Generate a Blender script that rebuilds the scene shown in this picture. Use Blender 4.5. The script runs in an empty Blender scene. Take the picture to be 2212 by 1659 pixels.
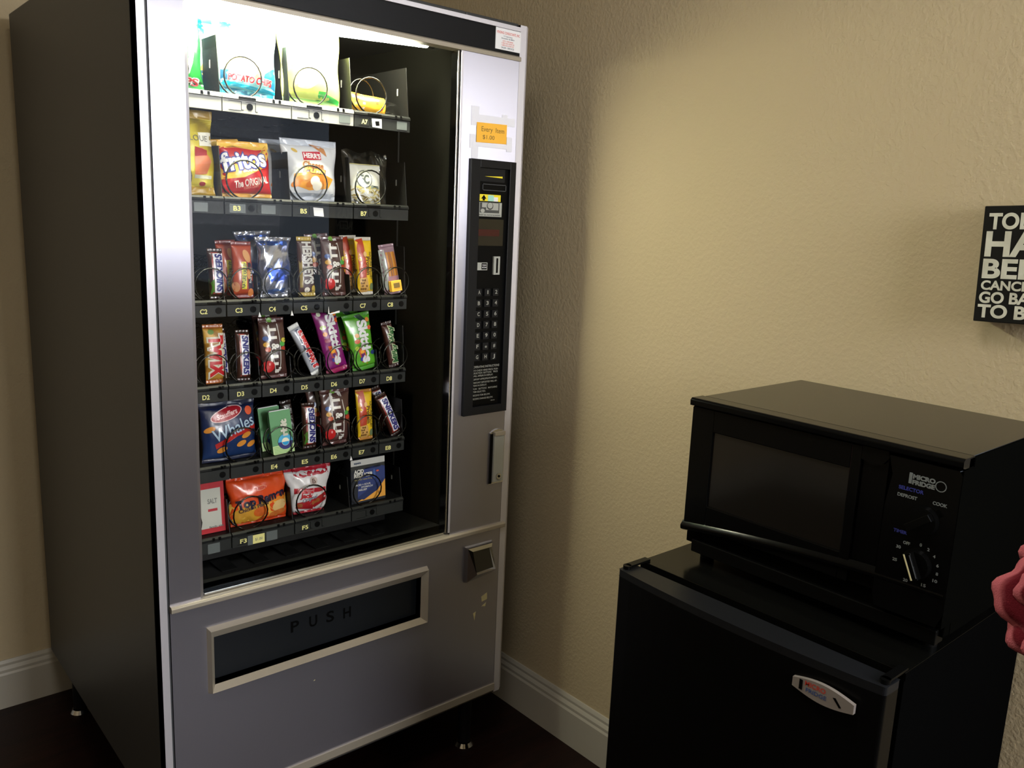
import bpy, bmesh, math, random
import numpy as np
from mathutils import Vector, Matrix, noise
PI = math.pi
scn = bpy.context.scene
COL = scn.collection
random.seed(7)

def lin(c):
    if max(c) > 1.0: c = [v/255.0 for v in c]
    return tuple(v/12.92 if v <= .04045 else ((v+.055)/1.055)**2.4 for v in c)

# ------------------------------------------------------------------ materials
def mat(name, color, rough=.5, metal=0, spec=.5, bump=None, emit=None, estr=0, coat=0, attr=False, noise_col=None, aniso=0):
    m = bpy.data.materials.new(name); m.use_nodes = True
    nt = m.node_tree; b = nt.nodes['Principled BSDF']
    c = lin(color)
    b.inputs['Base Color'].default_value = (*c, 1)
    b.inputs['Roughness'].default_value = rough
    b.inputs['Metallic'].default_value = metal
    b.inputs['Specular IOR Level'].default_value = spec
    b.inputs['Coat Weight'].default_value = coat
    if coat: b.inputs['Coat Roughness'].default_value = .08
    if emit:
        b.inputs['Emission Color'].default_value = (*lin(emit), 1); b.inputs['Emission Strength'].default_value = estr
    tc = nt.nodes.new('ShaderNodeTexCoord')
    if aniso:                                       # vertical brushing spreads highlights sideways
        b.inputs['Anisotropic'].default_value = aniso
        cx = nt.nodes.new('ShaderNodeCombineXYZ'); cx.inputs[0].default_value = 1.0
        nt.links.new(cx.outputs[0], b.inputs['Tangent'])
    if attr:
        a = nt.nodes.new('ShaderNodeAttribute'); a.attribute_name = 'Col'
        nt.links.new(a.outputs['Color'], b.inputs['Base Color'])
    if noise_col:                                   # (scale, other colour, detail, stretch)
        sc, c2, det, st = noise_col
        mp = nt.nodes.new('ShaderNodeMapping'); mp.inputs['Scale'].default_value = st
        n = nt.nodes.new('ShaderNodeTexNoise'); n.inputs['Scale'].default_value = sc; n.inputs['Detail'].default_value = det
        r = nt.nodes.new('ShaderNodeValToRGB')
        r.color_ramp.elements[0].position = .35; r.color_ramp.elements[1].position = .65
        r.color_ramp.elements[0].color = (*c, 1); r.color_ramp.elements[1].color = (*lin(c2), 1)
        nt.links.new(tc.outputs['Object'], mp.inputs[0]); nt.links.new(mp.outputs[0], n.inputs['Vector'])
        nt.links.new(n.outputs['Fac'], r.inputs[0]); nt.links.new(r.outputs[0], b.inputs['Base Color'])
    if bump:                                        # (scale, strength, detail, distance)
        n = nt.nodes.new('ShaderNodeTexNoise'); n.inputs['Scale'].default_value = bump[0]; n.inputs['Detail'].default_value = bump[2]
        bp = nt.nodes.new('ShaderNodeBump'); bp.inputs['Strength'].default_value = bump[1]; bp.inputs['Distance'].default_value = bump[3]
        if len(bump) > 4:
            mp = nt.nodes.new('ShaderNodeMapping'); mp.inputs['Scale'].default_value = bump[4]
            nt.links.new(tc.outputs['Object'], mp.inputs[0]); nt.links.new(mp.outputs[0], n.inputs['Vector'])
        else: nt.links.new(tc.outputs['Object'], n.inputs['Vector'])
        nt.links.new(n.outputs['Fac'], bp.inputs['Height']); nt.links.new(bp.outputs[0], b.inputs['Normal'])
    return m

def wall_mat():
    m = mat('wall_paint', (187, 171, 141), rough=.8, spec=.15)
    nt = m.node_tree; b = nt.nodes['Principled BSDF']
    tc = nt.nodes.new('ShaderNodeTexCoord')
    n1 = nt.nodes.new('ShaderNodeTexNoise'); n1.inputs['Scale'].default_value = 125; n1.inputs['Detail'].default_value = 3
    n2 = nt.nodes.new('ShaderNodeTexNoise'); n2.inputs['Scale'].default_value = 210; n2.inputs['Detail'].default_value = 2
    r = nt.nodes.new('ShaderNodeValToRGB'); r.color_ramp.elements[0].position = .42; r.color_ramp.elements[1].position = .62
    ad = nt.nodes.new('ShaderNodeMath'); ad.operation = 'MULTIPLY_ADD'; ad.inputs[1].default_value = .35
    bp = nt.nodes.new('ShaderNodeBump'); bp.inputs['Strength'].default_value = .3; bp.inputs['Distance'].default_value = .0011
    nt.links.new(tc.outputs['Object'], n1.inputs['Vector']); nt.links.new(tc.outputs['Object'], n2.inputs['Vector'])
    nt.links.new(n1.outputs['Fac'], r.inputs[0]); nt.links.new(n2.outputs['Fac'], ad.inputs[0]); nt.links.new(r.outputs[0], ad.inputs[2])
    nt.links.new(ad.outputs[0], bp.inputs['Height']); nt.links.new(bp.outputs[0], b.inputs['Normal'])
    return m

def glass_mat(name, tint=(1, 1, 1), ior=1.5, rough=.01):
    m = bpy.data.materials.new(name); m.use_nodes = True
    nt = m.node_tree; nt.nodes.clear()
    o = nt.nodes.new('ShaderNodeOutputMaterial'); mx = nt.nodes.new('ShaderNodeMixShader')
    t = nt.nodes.new('ShaderNodeBsdfTransparent'); t.inputs[0].default_value = (*tint, 1)
    g = nt.nodes.new('ShaderNodeBsdfGlossy'); g.inputs['Roughness'].default_value = rough
    lw = nt.nodes.new('ShaderNodeLayerWeight'); lw.inputs[0].default_value = .5
    pw = nt.nodes.new('ShaderNodeMath'); pw.operation = 'POWER'; pw.inputs[1].default_value = 5
    f = nt.nodes.new('ShaderNodeMath'); f.operation = 'MULTIPLY_ADD'; f.inputs[1].default_value = .6; f.inputs[2].default_value = ((ior-1)/(ior+1))**2
    nt.links.new(lw.outputs['Facing'], pw.inputs[0]); nt.links.new(pw.outputs[0], f.inputs[0])
    nt.links.new(f.outputs[0], mx.inputs[0]); nt.links.new(t.outputs[0], mx.inputs[1]); nt.links.new(g.outputs[0], mx.inputs[2])
    nt.links.new(mx.outputs[0], o.inputs[0])
    return m

def emis_mat(name, color, s):
    m = bpy.data.materials.new(name); m.use_nodes = True
    nt = m.node_tree; nt.nodes.clear()
    o = nt.nodes.new('ShaderNodeOutputMaterial'); e = nt.nodes.new('ShaderNodeEmission')
    e.inputs[0].default_value = (*color, 1); e.inputs[1].default_value = s
    nt.links.new(e.outputs[0], o.inputs[0]); return m

M = {}
M['wall'] = wall_mat()
M['ceiling'] = mat('ceiling_paint', (205, 200, 188), .8)
M['floor'] = mat('dark_wood_floor', (20, 9, 8), .42, spec=.2, noise_col=(5, (32, 14, 11), 4, (1, 9, 1)), bump=(30, .15, 2, .002, (1, 12, 1)))
M['trim'] = mat('white_trim', (176, 171, 160), .4)
M['silver'] = mat('brushed_silver', (188, 187, 200), .36, metal=.9, aniso=.92)
M['silver_edge'] = mat('silver_extrusion', (208, 206, 214), .38, metal=.45, aniso=.7)
M['beige_edge'] = mat('beige_extrusion', (168, 160, 146), .35, metal=.35)
M['cab'] = mat('charcoal_side', (58, 59, 60), .42, spec=.25, bump=(500, .05, 1, .0005))
M['black'] = mat('black_plastic', (21, 22, 25), .4, spec=.2)
M['rail'] = mat('black_rail', (34, 36, 35), .5, spec=.3)
M['inner'] = mat('inner_black', (11, 11, 10), .45)
M['lip'] = mat('lip_black', (15, 16, 16), .55, spec=.2)
M['glarerail'] = mat('rail_painted_glare', (150, 150, 146), .5)  # black rail plastic painted pale to stand for the tube's glare
M['innermetal'] = mat('inner_dark_metal', (12, 12, 9), .28)
M['groove'] = mat('dark_gasket', (60, 62, 66), .5)
M['chrome'] = mat('chrome', (190, 190, 190), .12, metal=1)
M['wire'] = mat('coil_wire', (60, 60, 56), .25, metal=1)
M['cream'] = mat('cream_print', (222, 216, 140), .6)
M['grey_print'] = mat('grey_print', (150, 150, 142), .6)
M['white'] = mat('white_paper', (225, 225, 228), .6)
M['clearlabel'] = mat('faded_label', (92, 98, 98), .4)
M['orange'] = mat('orange_paper', (246, 184, 60), .7)
M['tape'] = mat('old_tape', (232, 233, 244), .4)
M['chip'] = mat('beige_chip', (196, 186, 140), .6)
M['ink'] = mat('ink', (120, 95, 40), .6)
M['redink'] = mat('red_ink', (214, 120, 115), .6)
M['blueink'] = mat('grey_ink', (95, 100, 115), .6)
M['yellow'] = mat('yellow_label_glint', (232, 214, 40), .5)  # arrow label, also the painted glint in the bill slot
M['mint'] = mat('mint_label', (160, 215, 200), .5)
M['silverlabel'] = mat('silver_label', (160, 162, 156), .45)
M['darklabel'] = mat('dark_label', (60, 62, 62), .5)
M['slot'] = mat('slot_black', (3, 3, 3), .5, spec=.1)
M['flap'] = mat('flap_black', (16, 20, 25), .4)
M['mwside'] = mat('dull_black_side', (6, 6, 5), .5, spec=.0)
M['mw'] = mat('gloss_black', (7, 7, 7), .14, spec=.14)
M['mwtop'] = mat('satin_black_metal', (14, 13, 11), .2, spec=.35)
M['mwglass'] = mat('smoked_glass', (22, 20, 18), .1, spec=.6)
M['fridge'] = mat('fridge_black', (7, 7, 7), .3, spec=.12)
M['fridgeside'] = mat('fridge_side_black', (6, 6, 6), .6, spec=.0)
M['fridgetop'] = mat('fridge_top_black', (8, 8, 7), .16, spec=.2)
M['foil'] = mat('wrapper_foil', (255, 255, 255), .30, attr=True, spec=.7, coat=.35, bump=(38, .55, 1.5, .006, (1, 1, .7)))
M['matte'] = mat('printed_card', (255, 255, 255), .6, attr=True)
M['shiny'] = mat('shiny_foil', (255, 255, 255), .18, metal=.75, attr=True, bump=(30, .8, 1.5, .010, (1, 1, .7)))
M['clear'] = glass_mat('clear_film', (.96, .96, .95), 1.7, .12)
M['glass'] = glass_mat('window_glass', (.985, .99, .985), 1.3, .005)
M['signface'] = mat('sign_black', (15, 14, 12), .8, spec=.2)
M['signtext'] = mat('sign_white', (205, 204, 190), .8, noise_col=(38, (188, 186, 170), 3, (1, 1, 1)))
M['tube'] = emis_mat('fluorescent', (1.0, .98, .72), 205)
M['red_led'] = mat('red_display', (36, 6, 8), .3, emit=(120, 8, 10), estr=.12)
M['petal'] = mat('pink_fleece', (205, 72, 92), .95, spec=.1, bump=(600, .5, 3, .002), attr=True)
M['badge'] = mat('badge_grey', (150, 142, 138), .4, metal=.3)
M['bred'] = mat('badge_red', (190, 60, 48), .5)
M['bblue'] = mat('badge_blue', (50, 75, 130), .5)
M['blueprint'] = mat('blue_print', (40, 46, 130), .6)
M['paleprint'] = mat('pale_print', (112, 118, 120), .6)
M['pointer'] = mat('cream_pointer', (215, 205, 160), .5)
M['daypane'] = glass_mat('outside_pane', (.95, .97, 1), 1.45, .0)
M['green'] = mat('stem_green', (40, 70, 35), .7)
M['vase'] = mat('dark_vase', (14, 12, 12), .3)

# ------------------------------------------------------------------ mesh helpers
class MB:
    def __init__(s): s.v = []; s.f = []; s.mi = []; s.mats = []; s.sm = []
    def m(s, k):
        if k not in s.mats: s.mats.append(k)
        return s.mats.index(k)
    def add(s, vs, fs, k, smooth=False, T=None):
        o = len(s.v)
        if T is not None: vs = [tuple(T @ Vector(p)) for p in vs]
        s.v += [tuple(p) for p in vs]; s.f += [tuple(i+o for i in f) for f in fs]
        s.mi += [s.m(k)]*len(fs); s.sm += [smooth]*len(fs)
    def box(s, x0, x1, y0, y1, z0, z1, k, T=None):
        x0, x1 = sorted((x0, x1)); y0, y1 = sorted((y0, y1)); z0, z1 = sorted((z0, z1))
        v = [(x, y, z) for z in (z0, z1) for y in (y0, y1) for x in (x0, x1)]
        s.add(v, [(0, 2, 3, 1), (4, 5, 7, 6), (0, 1, 5, 4), (2, 6, 7, 3), (0, 4, 6, 2), (1, 3, 7, 5)], k, T=T)
    def prism(s, pts, axis, a, b, k, T=None, smooth=False):
        """closed 2D outline extruded along axis from a to b"""
        n = len(pts)
        def P(p, t):
            return {0: (t, p[0], p[1]), 1: (p[0], t, p[1]), 2: (p[0], p[1], t)}[axis]
        v = [P(p, a) for p in pts]+[P(p, b) for p in pts]
        fs = [tuple(range(n)), tuple(range(2*n-1, n-1, -1))]
        s.add(v, fs, k, T=T)
        s.add(v, [(i, i+n, (i+1) % n+n, (i+1) % n) for i in range(n)], k, smooth, T)
    def cyl(s, p, q, r, k, n=20, r2=None, caps=True, T=None):
        p = Vector(p); q = Vector(q); d = (q-p).normalized(); a = d.orthogonal().normalized(); b = d.cross(a)
        r2 = r if r2 is None else r2
        v = [tuple(p+(a*math.cos(t)+b*math.sin(t))*r) for t in [2*PI*i/n for i in range(n)]]
        v += [tuple(q+(a*math.cos(t)+b*math.sin(t))*r2) for t in [2*PI*i/n for i in range(n)]]
        s.add(v, [(i, (i+1) % n, (i+1) % n+n, i+n) for i in range(n)], k, True, T)
        if caps: s.add(v, [tuple(range(n-1, -1, -1)), tuple(range(n, 2*n))], k, False, T)
    def tube(s, pts, r, k, n=8):
        P = [Vector(p) for p in pts]; rings = []
        up = None
        for i, p in enumerate(P):
            d = (P[min(i+1, len(P)-1)]-P[max(i-1, 0)]).normalized()
            if up is None: up = d.orthogonal().normalized()
            up = (up-d*up.dot(d)).normalized(); b = d.cross(up)
            rings.append([tuple(p+(up*math.cos(t)+b*math.sin(t))*r) for t in [2*PI*j/n for j in range(n)]])
        v = [q for R in rings for q in R]; f = []
        for i in range(len(P)-1):
            for j in range(n):
                f.append((i*n+j, i*n+(j+1) % n, (i+1)*n+(j+1) % n, (i+1)*n+j))
        f.append(tuple(range(n-1, -1, -1))); f.append(tuple(range((len(P)-1)*n, len(P)*n)))
        s.add(v, f, k, True)
    def grid(s, fn, nu, nv, k, smooth=True, flip=False):
        v = [fn(i/nu, j/nv) for j in range(nv+1) for i in range(nu+1)]; f = []
        for j in range(nv):
            for i in range(nu):
                a = j*(nu+1)+i; q = (a, a+1, a+nu+2, a+nu+1)
                f.append(q[::-1] if flip else q)
        s.add(v, f, k, smooth)
    def text(s, txt, cx, cz, L, H, k, plane='y', at=0, rot=0, bold=.0, align='C', T=None, shear=0):
        """flat lettering; plane 'y': in XZ facing -Y at y=at; plane 'x': in YZ facing -X at x=at"""
        V, F = text_geo(txt, bold, shear)
        w = L if L else None
        xs = V[:, 0]; wid = xs.max()-xs.min()
        sx = (L/wid) if L else H
        c, sn = math.cos(rot), math.sin(rot)
        out = []
        for (x, y) in V:
            X = (x-xs.min())*sx-(L if L else wid*sx)/2*(1 if align == 'C' else 0); Z = (y-.5)*H
            X, Z = X*c-Z*sn, X*sn+Z*c
            if plane == 'y': out.append((cx+X, at, cz+Z))
            else: out.append((at, cx-X, cz+Z))
        s.add(out, F, k, T=T)
    def build(s, name, parent=None, bevel=0, seg=2, loc=None, smooth_angle=None):
        me = bpy.data.meshes.new(name); me.from_pydata(s.v, [], s.f)
        for k in s.mats: me.materials.append(M[k])
        me.polygons.foreach_set('material_index', s.mi); me.polygons.foreach_set('use_smooth', s.sm)
        me.update()
        o = bpy.data.objects.new(name, me); COL.objects.link(o)
        if parent: o.parent = parent
        if loc: o.location = loc
        if bevel:
            b = o.modifiers.new('bevel', 'BEVEL'); b.width = bevel; b.segments = seg; b.limit_method = 'ANGLE'; b.angle_limit = .6
            b.harden_normals = False
        return o

_tc = {}
def text_geo(txt, bold=0, shear=0):
    """flat glyph mesh normalised so that capital height is 1"""
    key = (txt, bold, shear)
    if key in _tc: return _tc[key]
    cu = bpy.data.curves.new('t', 'FONT'); cu.body = txt; cu.size = 1; cu.offset = bold; cu.resolution_u = 8 if bold == .035 else 4; cu.shear = shear
    cu.fill_mode = 'FRONT'
    o = bpy.data.objects.new('t', cu); COL.objects.link(o)
    bpy.context.view_layer.update()
    dg = bpy.context.evaluated_depsgraph_get()
    me = bpy.data.meshes.new_from_object(o.evaluated_get(dg))
    V = np.array([(v.co.x, v.co.y) for v in me.vertices]) if len(me.vertices) else np.zeros((1, 2))
    F = [tuple(p.vertices) for p in me.polygons]
    V[:, 1] /= .72
    bpy.data.objects.remove(o); bpy.data.curves.remove(cu); bpy.data.meshes.remove(me)
    _tc[key] = (V, F); return V, F

def tag(o, label=None, cat=None, group=None, kind=None):
    if label: o['label'] = label
    if cat: o['category'] = cat
    if group: o['group'] = group
    if kind: o['kind'] = kind
    return o
def empty(name, loc=(0, 0, 0), parent=None):
    o = bpy.data.objects.new(name, None); o.empty_display_size = .05; COL.objects.link(o); o.location = loc
    if parent: o.parent = parent
    return o

# ------------------------------------------------------------------ the room
XL, XR, YF, YB, ZC = -2.4, 1.0428, -3.6, .9986, 2.6
def struct(mb, name, bevel=0):
    return tag(mb.build(name, bevel=bevel), kind='structure')
m = MB(); m.box(XL-.1, XR+.1, YF-.1, YB+.1, -.1, 0, 'floor'); struct(m, 'floor')
m = MB(); m.box(XL-.1, XR+.1, YF-.1, YB+.1, ZC, ZC+.1, 'ceiling'); struct(m, 'ceiling')
WY0, WY1, WZ0, WZ1 = -3.00, -1.22, 1.00, 2.15        # window opening in the right wall, beside the camera
m = MB()
m.box(XR, XR+.1, YF-.1, WY0, 0, ZC, 'wall'); m.box(XR, XR+.1, WY1, YB+.1, 0, ZC, 'wall')
m.box(XR, XR+.1, WY0, WY1, 0, WZ0, 'wall'); m.box(XR, XR+.1, WY0, WY1, WZ1, ZC, 'wall'); struct(m, 'wall_right')
m = MB(); m.box(XL-.1, XR, YB, YB+.1, 0, ZC, 'wall'); struct(m, 'wall_back')
m = MB(); m.box(XL-.1, XL, YF-.1, YB, 0, ZC, 'wall'); struct(m, 'wall_left')
VX0, VX1, VZ0, VZ1 = .12, .94, 1.25, 2.35                # second window, end wall behind the camera
m = MB()
m.box(XL, VX0, YF-.1, YF, 0, ZC, 'wall'); m.box(VX1, XR, YF-.1, YF, 0, ZC, 'wall')
m.box(VX0, VX1, YF-.1, YF, 0, VZ0, 'wall'); m.box(VX0, VX1, YF-.1, YF, VZ1, ZC, 'wall'); struct(m, 'wall_front')
m = MB()
for a, b, c, d in ((VX0, VX0+.04, VZ0, VZ1), (VX1-.04, VX1, VZ0, VZ1), (VX0, VX1, VZ0, VZ0+.04), (VX0, VX1, VZ1-.04, VZ1), (VX0, VX1, 1.79, 1.82)):
    m.box(a, b, YF-.08, YF-.03, c, d, 'trim')
w = struct(m, 'window_2')
m = MB(); m.box(VX0+.04, VX1-.04, YF-.060, YF-.056, VZ0+.04, VZ1-.04, 'daypane'); m.build('window_pane', w)
m = MB()
for a, b, c, d in ((WY0, WY0+.04, WZ0, WZ1), (WY1-.04, WY1, WZ0, WZ1), (WY0, WY1, WZ0, WZ0+.04), (WY0, WY1, WZ1-.04, WZ1), (WY0, WY1, 1.56, 1.59)):
    m.box(XR+.03, XR+.08, a, b, c, d, 'trim')
w = struct(m, 'window_1')
m = MB(); m.box(XR+.056, XR+.060, WY0+.04, WY1-.04, WZ0+.04, WZ1-.04, 'daypane'); m.build('window_pane', w)

def baseboard(name, a, b, side):
    prof = [(0, 0), (.016, 0), (.016, .098), (.013, .104), (.013, .112), (.010, .118), (.008, .1215), (.008, .1285), (.004, .1372), (0, .1372)]
    m = MB()
    if side == 'right': m.prism([(XR-d, z) for d, z in prof], 1, a, b, 'trim')
    if side == 'back': m.prism([(YB-d, z) for d, z in prof], 0, a, b, 'trim')
    if side == 'left': m.prism([(XL+d, z) for d, z in prof], 1, a, b, 'trim')
    if side == 'front': m.prism([(YF+d, z) for d, z in prof], 0, a, b, 'trim')
    struct(m, name)
baseboard('baseboard_right', YF, YB, 'right'); baseboard('baseboard_back', XL, XR, 'back')
baseboard('baseboard_left', YF, YB, 'left'); baseboard('baseboard_front', XL, XR, 'front')

# ------------------------------------------------------------------ vending machine
VM = empty('vending_machine')
tag(VM, 'tall snack vending machine with silver front and charcoal sides, standing in the corner', 'vending machine')
W = .854
# cabinet: hollow box
m = MB()
m.box(0, .03, .03, .939, .16, 1.835, 'cab'); m.box(.70, W, .03, .939, .16, 1.835, 'cab')
m.box(.03, .70, .925, .939, .16, 1.835, 'cab'); m.box(.03, .70, .03, .925, 1.80, 1.835, 'cab'); m.box(.03, .70, .03, .925, .16, .2, 'cab')
m.build('cabinet', VM, bevel=.003)
m = MB()
m.box(.0301, .032, .04, .78, .66, 1.799, 'inner'); m.box(.695, .6999, .04, .78, .2, 1.799, 'innermetal')
m.box(.0301, .6999, .74, .76, .2, 1.799, 'inner'); m.box(.0301, .6999, .04, .74, 1.785, 1.7995, 'inner')
m.box(.602, .606, .14, .74, .72, 1.62, 'innermetal')
m.build('inner_liner', VM)
for (x, y) in ((.045, .85), (.807, .085), (.05, .10), (.807, .85)):
    m = MB(); m.cyl((x, y, .012), (x, y, .16), .017, 'black'); m.cyl((x, y, 0), (x, y, .010), .026, 'chrome', r2=.02); m.build('leg', VM)
# door frame (outer extrusion): flat strip with bevel to the back
m = MB()
def frame_loop(outer, inner, ys, keys):
    pass
# left, right, top, bottom profiles (bevel outside on right and bottom)
m.box(0, .0138, 0, .03, .2083, 1.82, 'silver_edge')
m.prism([(.8345, .0035), (.853, .0035), (.866, .014), (.866, .03), (.8345, .03)], 2, .182, 1.826, 'silver_edge')
m.box(.0138, .8345, 0, .03, 1.811, 1.82, 'silver_edge')
m.prism([(0, .2083), (0, .19), (.012, .178), (.03, .178), (.03, .2083)], 0, .0, .8345, 'beige_edge')
m.build('door_frame', VM)
m = MB(); m.box(.0138, .0197, .008, .03, .2083, 1.7595, 'groove'); m.build('door_gasket', VM)
m = MB(); m.box(.0138, .8345, .004, .03, 1.7597, 1.811, 'black'); m.build('header_panel', VM, bevel=.001)
m = MB(); m.prism([(.0, 1.748), (.0, 1.756), (.006, 1.7597), (.03, 1.7597), (.03, 1.748)], 0, .0197, .8374, 'beige_edge'); m.build('header_trim', VM)
m = MB(); m.prism([(.0197, .03), (.0197, .004), (.079, .004), (.0845, .007), (.088, .014), (.088, .03)], 2, .6515, 1.748, 'silver'); m.build('left_panel', VM)
# right panel with cut-out behind the coin panel
m = MB(); m.box(.676, .8345, .004, .03, .6515, 1.748, 'silver'); m.build('right_panel', VM)
# glass and its trim
m = MB(); m.add([(.088, .021, .6565), (.664, .021, .6565), (.664, .021, 1.749), (.088, .021, 1.749)], [(0, 1, 2, 3)], 'glass'); m.build('glass_pane', VM)
m = MB()
m.box(.664, .670, .006, .03, .6565, 1.748, 'chrome'); m.box(.670, .676, .002, .03, .6565, 1.748, 'silver_edge')
m.box(.088, .664, .010, .03, .6525, .6575, 'chrome')
m.build('glass_trim', VM, bevel=.001)
m = MB(); m.prism([(-.006, .6395), (-.007, .648), (-.003, .6515), (.03, .6515), (.03, .638), (-.003, .638)], 0, .0197, .8433, 'beige_edge'); m.build('middle_trim', VM, bevel=.0008)
# lower panel with delivery opening
ox0, ox1, oz0, oz1 = .088, .6130, .447, .5875
ix0, ix1, iz0, iz1 = .1018, .5965, .4615, .5640
m = MB()
m.box(.0197, ix0, .004, .03, .2083, .638, 'silver'); m.box(ix1, .8345, .004, .03, .2083, .638, 'silver')
m.box(ix0, ix1, .004, .03, .2083, iz0, 'silver'); m.box(ix0, ix1, .004, .03, iz1, .638, 'silver'); m.build('lower_panel', VM)
m = MB()                                          # bevelled bezel
def bez(a, b, c, d):                              # quad ring pieces: outer low, ridge, inner
    m.add([a, b, c, d], [(0, 1, 2, 3)], 'beige_edge')
yo, yr, yi = .004, -.010, .012
rx0, rx1, rz0, rz1 = ox0+.004, ox1-.004, oz0+.004, oz1-.005
O = [(ox0, yo, oz0), (ox1, yo, oz0), (ox1, yo, oz1), (ox0, yo, oz1)]
Rr = [(rx0, yr, rz0), (rx1, yr, rz0), (rx1, yr, rz1), (rx0, yr, rz1)]
I = [(ix0, .003, iz0), (ix1, .003, iz0), (ix1, .003, iz1), (ix0, .003, iz1)]
I2 = [(ix0, .028, iz0), (ix1, .028, iz0), (ix1, .028, iz1), (ix0, .028, iz1)]
for A, B in ((O, Rr), (Rr, I), (I, I2)):
    for i in range(4):
        j = (i+1) % 4; bez(A[i], A[j], B[j], B[i])
m.build('delivery_bezel', VM)
m = MB(); m.box(ix0+.002, ix1-.002, .020, .024, iz0+.003, iz1-.001, 'flap')
for ch, x, z in zip('PUSH', (.283, .326, .367, .409), (.5268, .5262, .5250, .5225)):
    m.text(ch, x, z, .019, .025, 'slot', at=.0192, bold=.02)
m.build('delivery_flap', VM)
m = MB(); m.box(.07, .64, .05, .3, .43, .60, 'inner'); m.build('delivery_bin', VM)
# coin return: chrome hood
m = MB()
a, b, c, d = .7235, .8085, .516, .609
o_ = [(a, .004, c), (b-.004, .004, c+.004), (b, .004, d), (a, .004, d)]
r_ = [(a+.004, -.006, c+.003), (b-.006, -.006, c+.01), (b-.005, -.006, d-.004), (a+.004, -.006, d-.004)]
i_ = [(a+.018, -.026, c+.026), (b-.008, -.026, c+.028), (b-.010, -.010, d-.012), (a+.016, -.010, d-.012)]
i2 = [(a+.021, -.020, c+.029), (b-.011, -.020, c+.031), (b-.013, -.004, d-.015), (a+.019, -.004, d-.015)]
for A, B in ((o_, r_), (r_, i_), (i_, i2)):
    for i in range(4):
        j = (i+1) % 4; m.add([A[i], A[j], B[j], B[i]], [(0, 1, 2, 3)], 'chrome')
m.add(i2, [(0, 1, 2, 3)], 'mwglass')
m.build('coin_return', VM)
# handle lock
m = MB()
m.prism([(.789+.0455*t, .8865+.0075*math.sin(PI*t)) for t in [i/10 for i in range(11)]]+[(.8345, .757), (.789, .757)], 1, .0005, .004, 'chrome')
m.box(.799, .830, -.004, .002, .762, .8785, 'silverlabel'); m.box(.7895, .797, -.001, .003, .7585, .884, 'slot')
m.box(.799, .832, -.006, .002, .8785, .888, 'beige_edge')
m.cyl((.815, -.007, .776), (.815, .0, .776), .0075, 'chrome'); m.cyl((.815, -.0085, .776), (.815, -.006, .776), .003, 'slot')
m.build('door_lock', VM, bevel=.0006)
# flaked paint marks on the lower panel
def flake(pts):
    m = MB(); m.prism([(x, z) for x, z in pts], 1, .0034, .0039, 'beige_edge'); return m
m = MB()
for pts in ([(.782, .463), (.800, .470), (.801, .452), (.784, .449)], [(.784, .437), (.798, .443), (.796, .434)], [(.757, .425), (.766, .427), (.762, .405)], [(.318, .3935), (.3215, .396), (.3222, .3940)]):
    m = MB(); m.prism(pts, 1, .0034, .0039, 'chip'); m.build('paint_chip', VM)
# service sticker
m = MB(); m.box(.7625, .8355, .0028, .0038, 1.7655, 1.8105, 'white')
m.text('VENDING CONSULTANTS, INC.', .799, 1.8015, .068, .0055, 'redink', at=.0026, bold=.02)
for s_, z, L, h, k in (('717 Clark Street', 1.7945, .026, .0026, 'blueink'), ('Brunswick, NJ 08816', 1.7900, .037, .003, 'blueink'), ('(201) 568-6666', 1.7845, .031, .003, 'redink'),
                   ('1-800-222-4750 NJ', 1.7800, .037, .003, 'redink'), ('1-800-526-4750 NY', 1.7755, .037, .003, 'redink'), ('SALES - SERVICE', 1.7705, .037, .0036, 'blueink')):
    m.text(s_, .798, z, L, h, k, at=.0026, bold=.015)
m.build('service_sticker', VM)
# orange price note with old tape
m = MB()
for x0, x1, z0, z1 in ((.702, .724, 1.597, 1.638), (.790, .806, 1.598, 1.628), (.706, .828, 1.604, 1.6215), (.7, .716, 1.548, 1.578), (.706, .724, 1.527, 1.56), (.806, .822, 1.548, 1.58), (.708, .812, 1.553, 1.562)):
    tk = .0006+.00012*len(m.f)/6; m.box(x0, x1, .0039-tk, .0039, z0, z1, 'tape')
m.prism([(.7175, 1.6045), (.8045, 1.6065), (.8045, 1.5640), (.7175, 1.5618)], 1, .0020, .0023, 'orange')
m.text('Every  Item', .764, 1.592, .066, .011, 'ink', at=.0018); m.text('$1.00', .752, 1.575, .034, .009, 'ink', at=.0018)
m.build('price_note', VM)
# coin panel
cp = MB()
c0, c1, z0, z1 = .6995, .8310, .9397, 1.5255
i0, i1, j0, j1 = .7262, .8135, .9590, 1.5080
cp.box(c0, i0, -.006, .004, z0, z1, 'black'); cp.box(i1, c1, -.006, .004, z0, z1, 'black')
cp.box(i0, i1, -.006, .004, j1, z1, 'black'); cp.box(i0, i1, -.006, .004, z0, j0, 'black')
cp.box(i0, i1, .001, .004, j0, j1, 'slot')
CP = cp.build('coin_panel', VM, bevel=.0008)
m = MB()
m.box(i0+.001, .800, -.003, .001, 1.478, 1.5070, 'black'); m.prism([(.740, 1.4893), (.7925, 1.4915), (.7925, 1.4875)], 1, -.0036, -.003, 'yellow')  # yellow wedge is a painted glint of the tube light
m.box(i0+.001, .808, -.001, .001, 1.452, 1.478, 'slot')
for x0, x1, z0_, z1_ in ((.736, .805, 1.4715, 1.473), (.736, .805, 1.4585, 1.460), (.736, .7375, 1.4585, 1.473), (.8035, .805, 1.4585, 1.473)):
    m.box(x0, x1, -.003, -.001, z0_, z1_, 'groove')
m.build('bill_slot', CP)
m = MB()
m.box(.7265, .790, -.0025, .0008, 1.4350, 1.4498, 'yellow')
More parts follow.
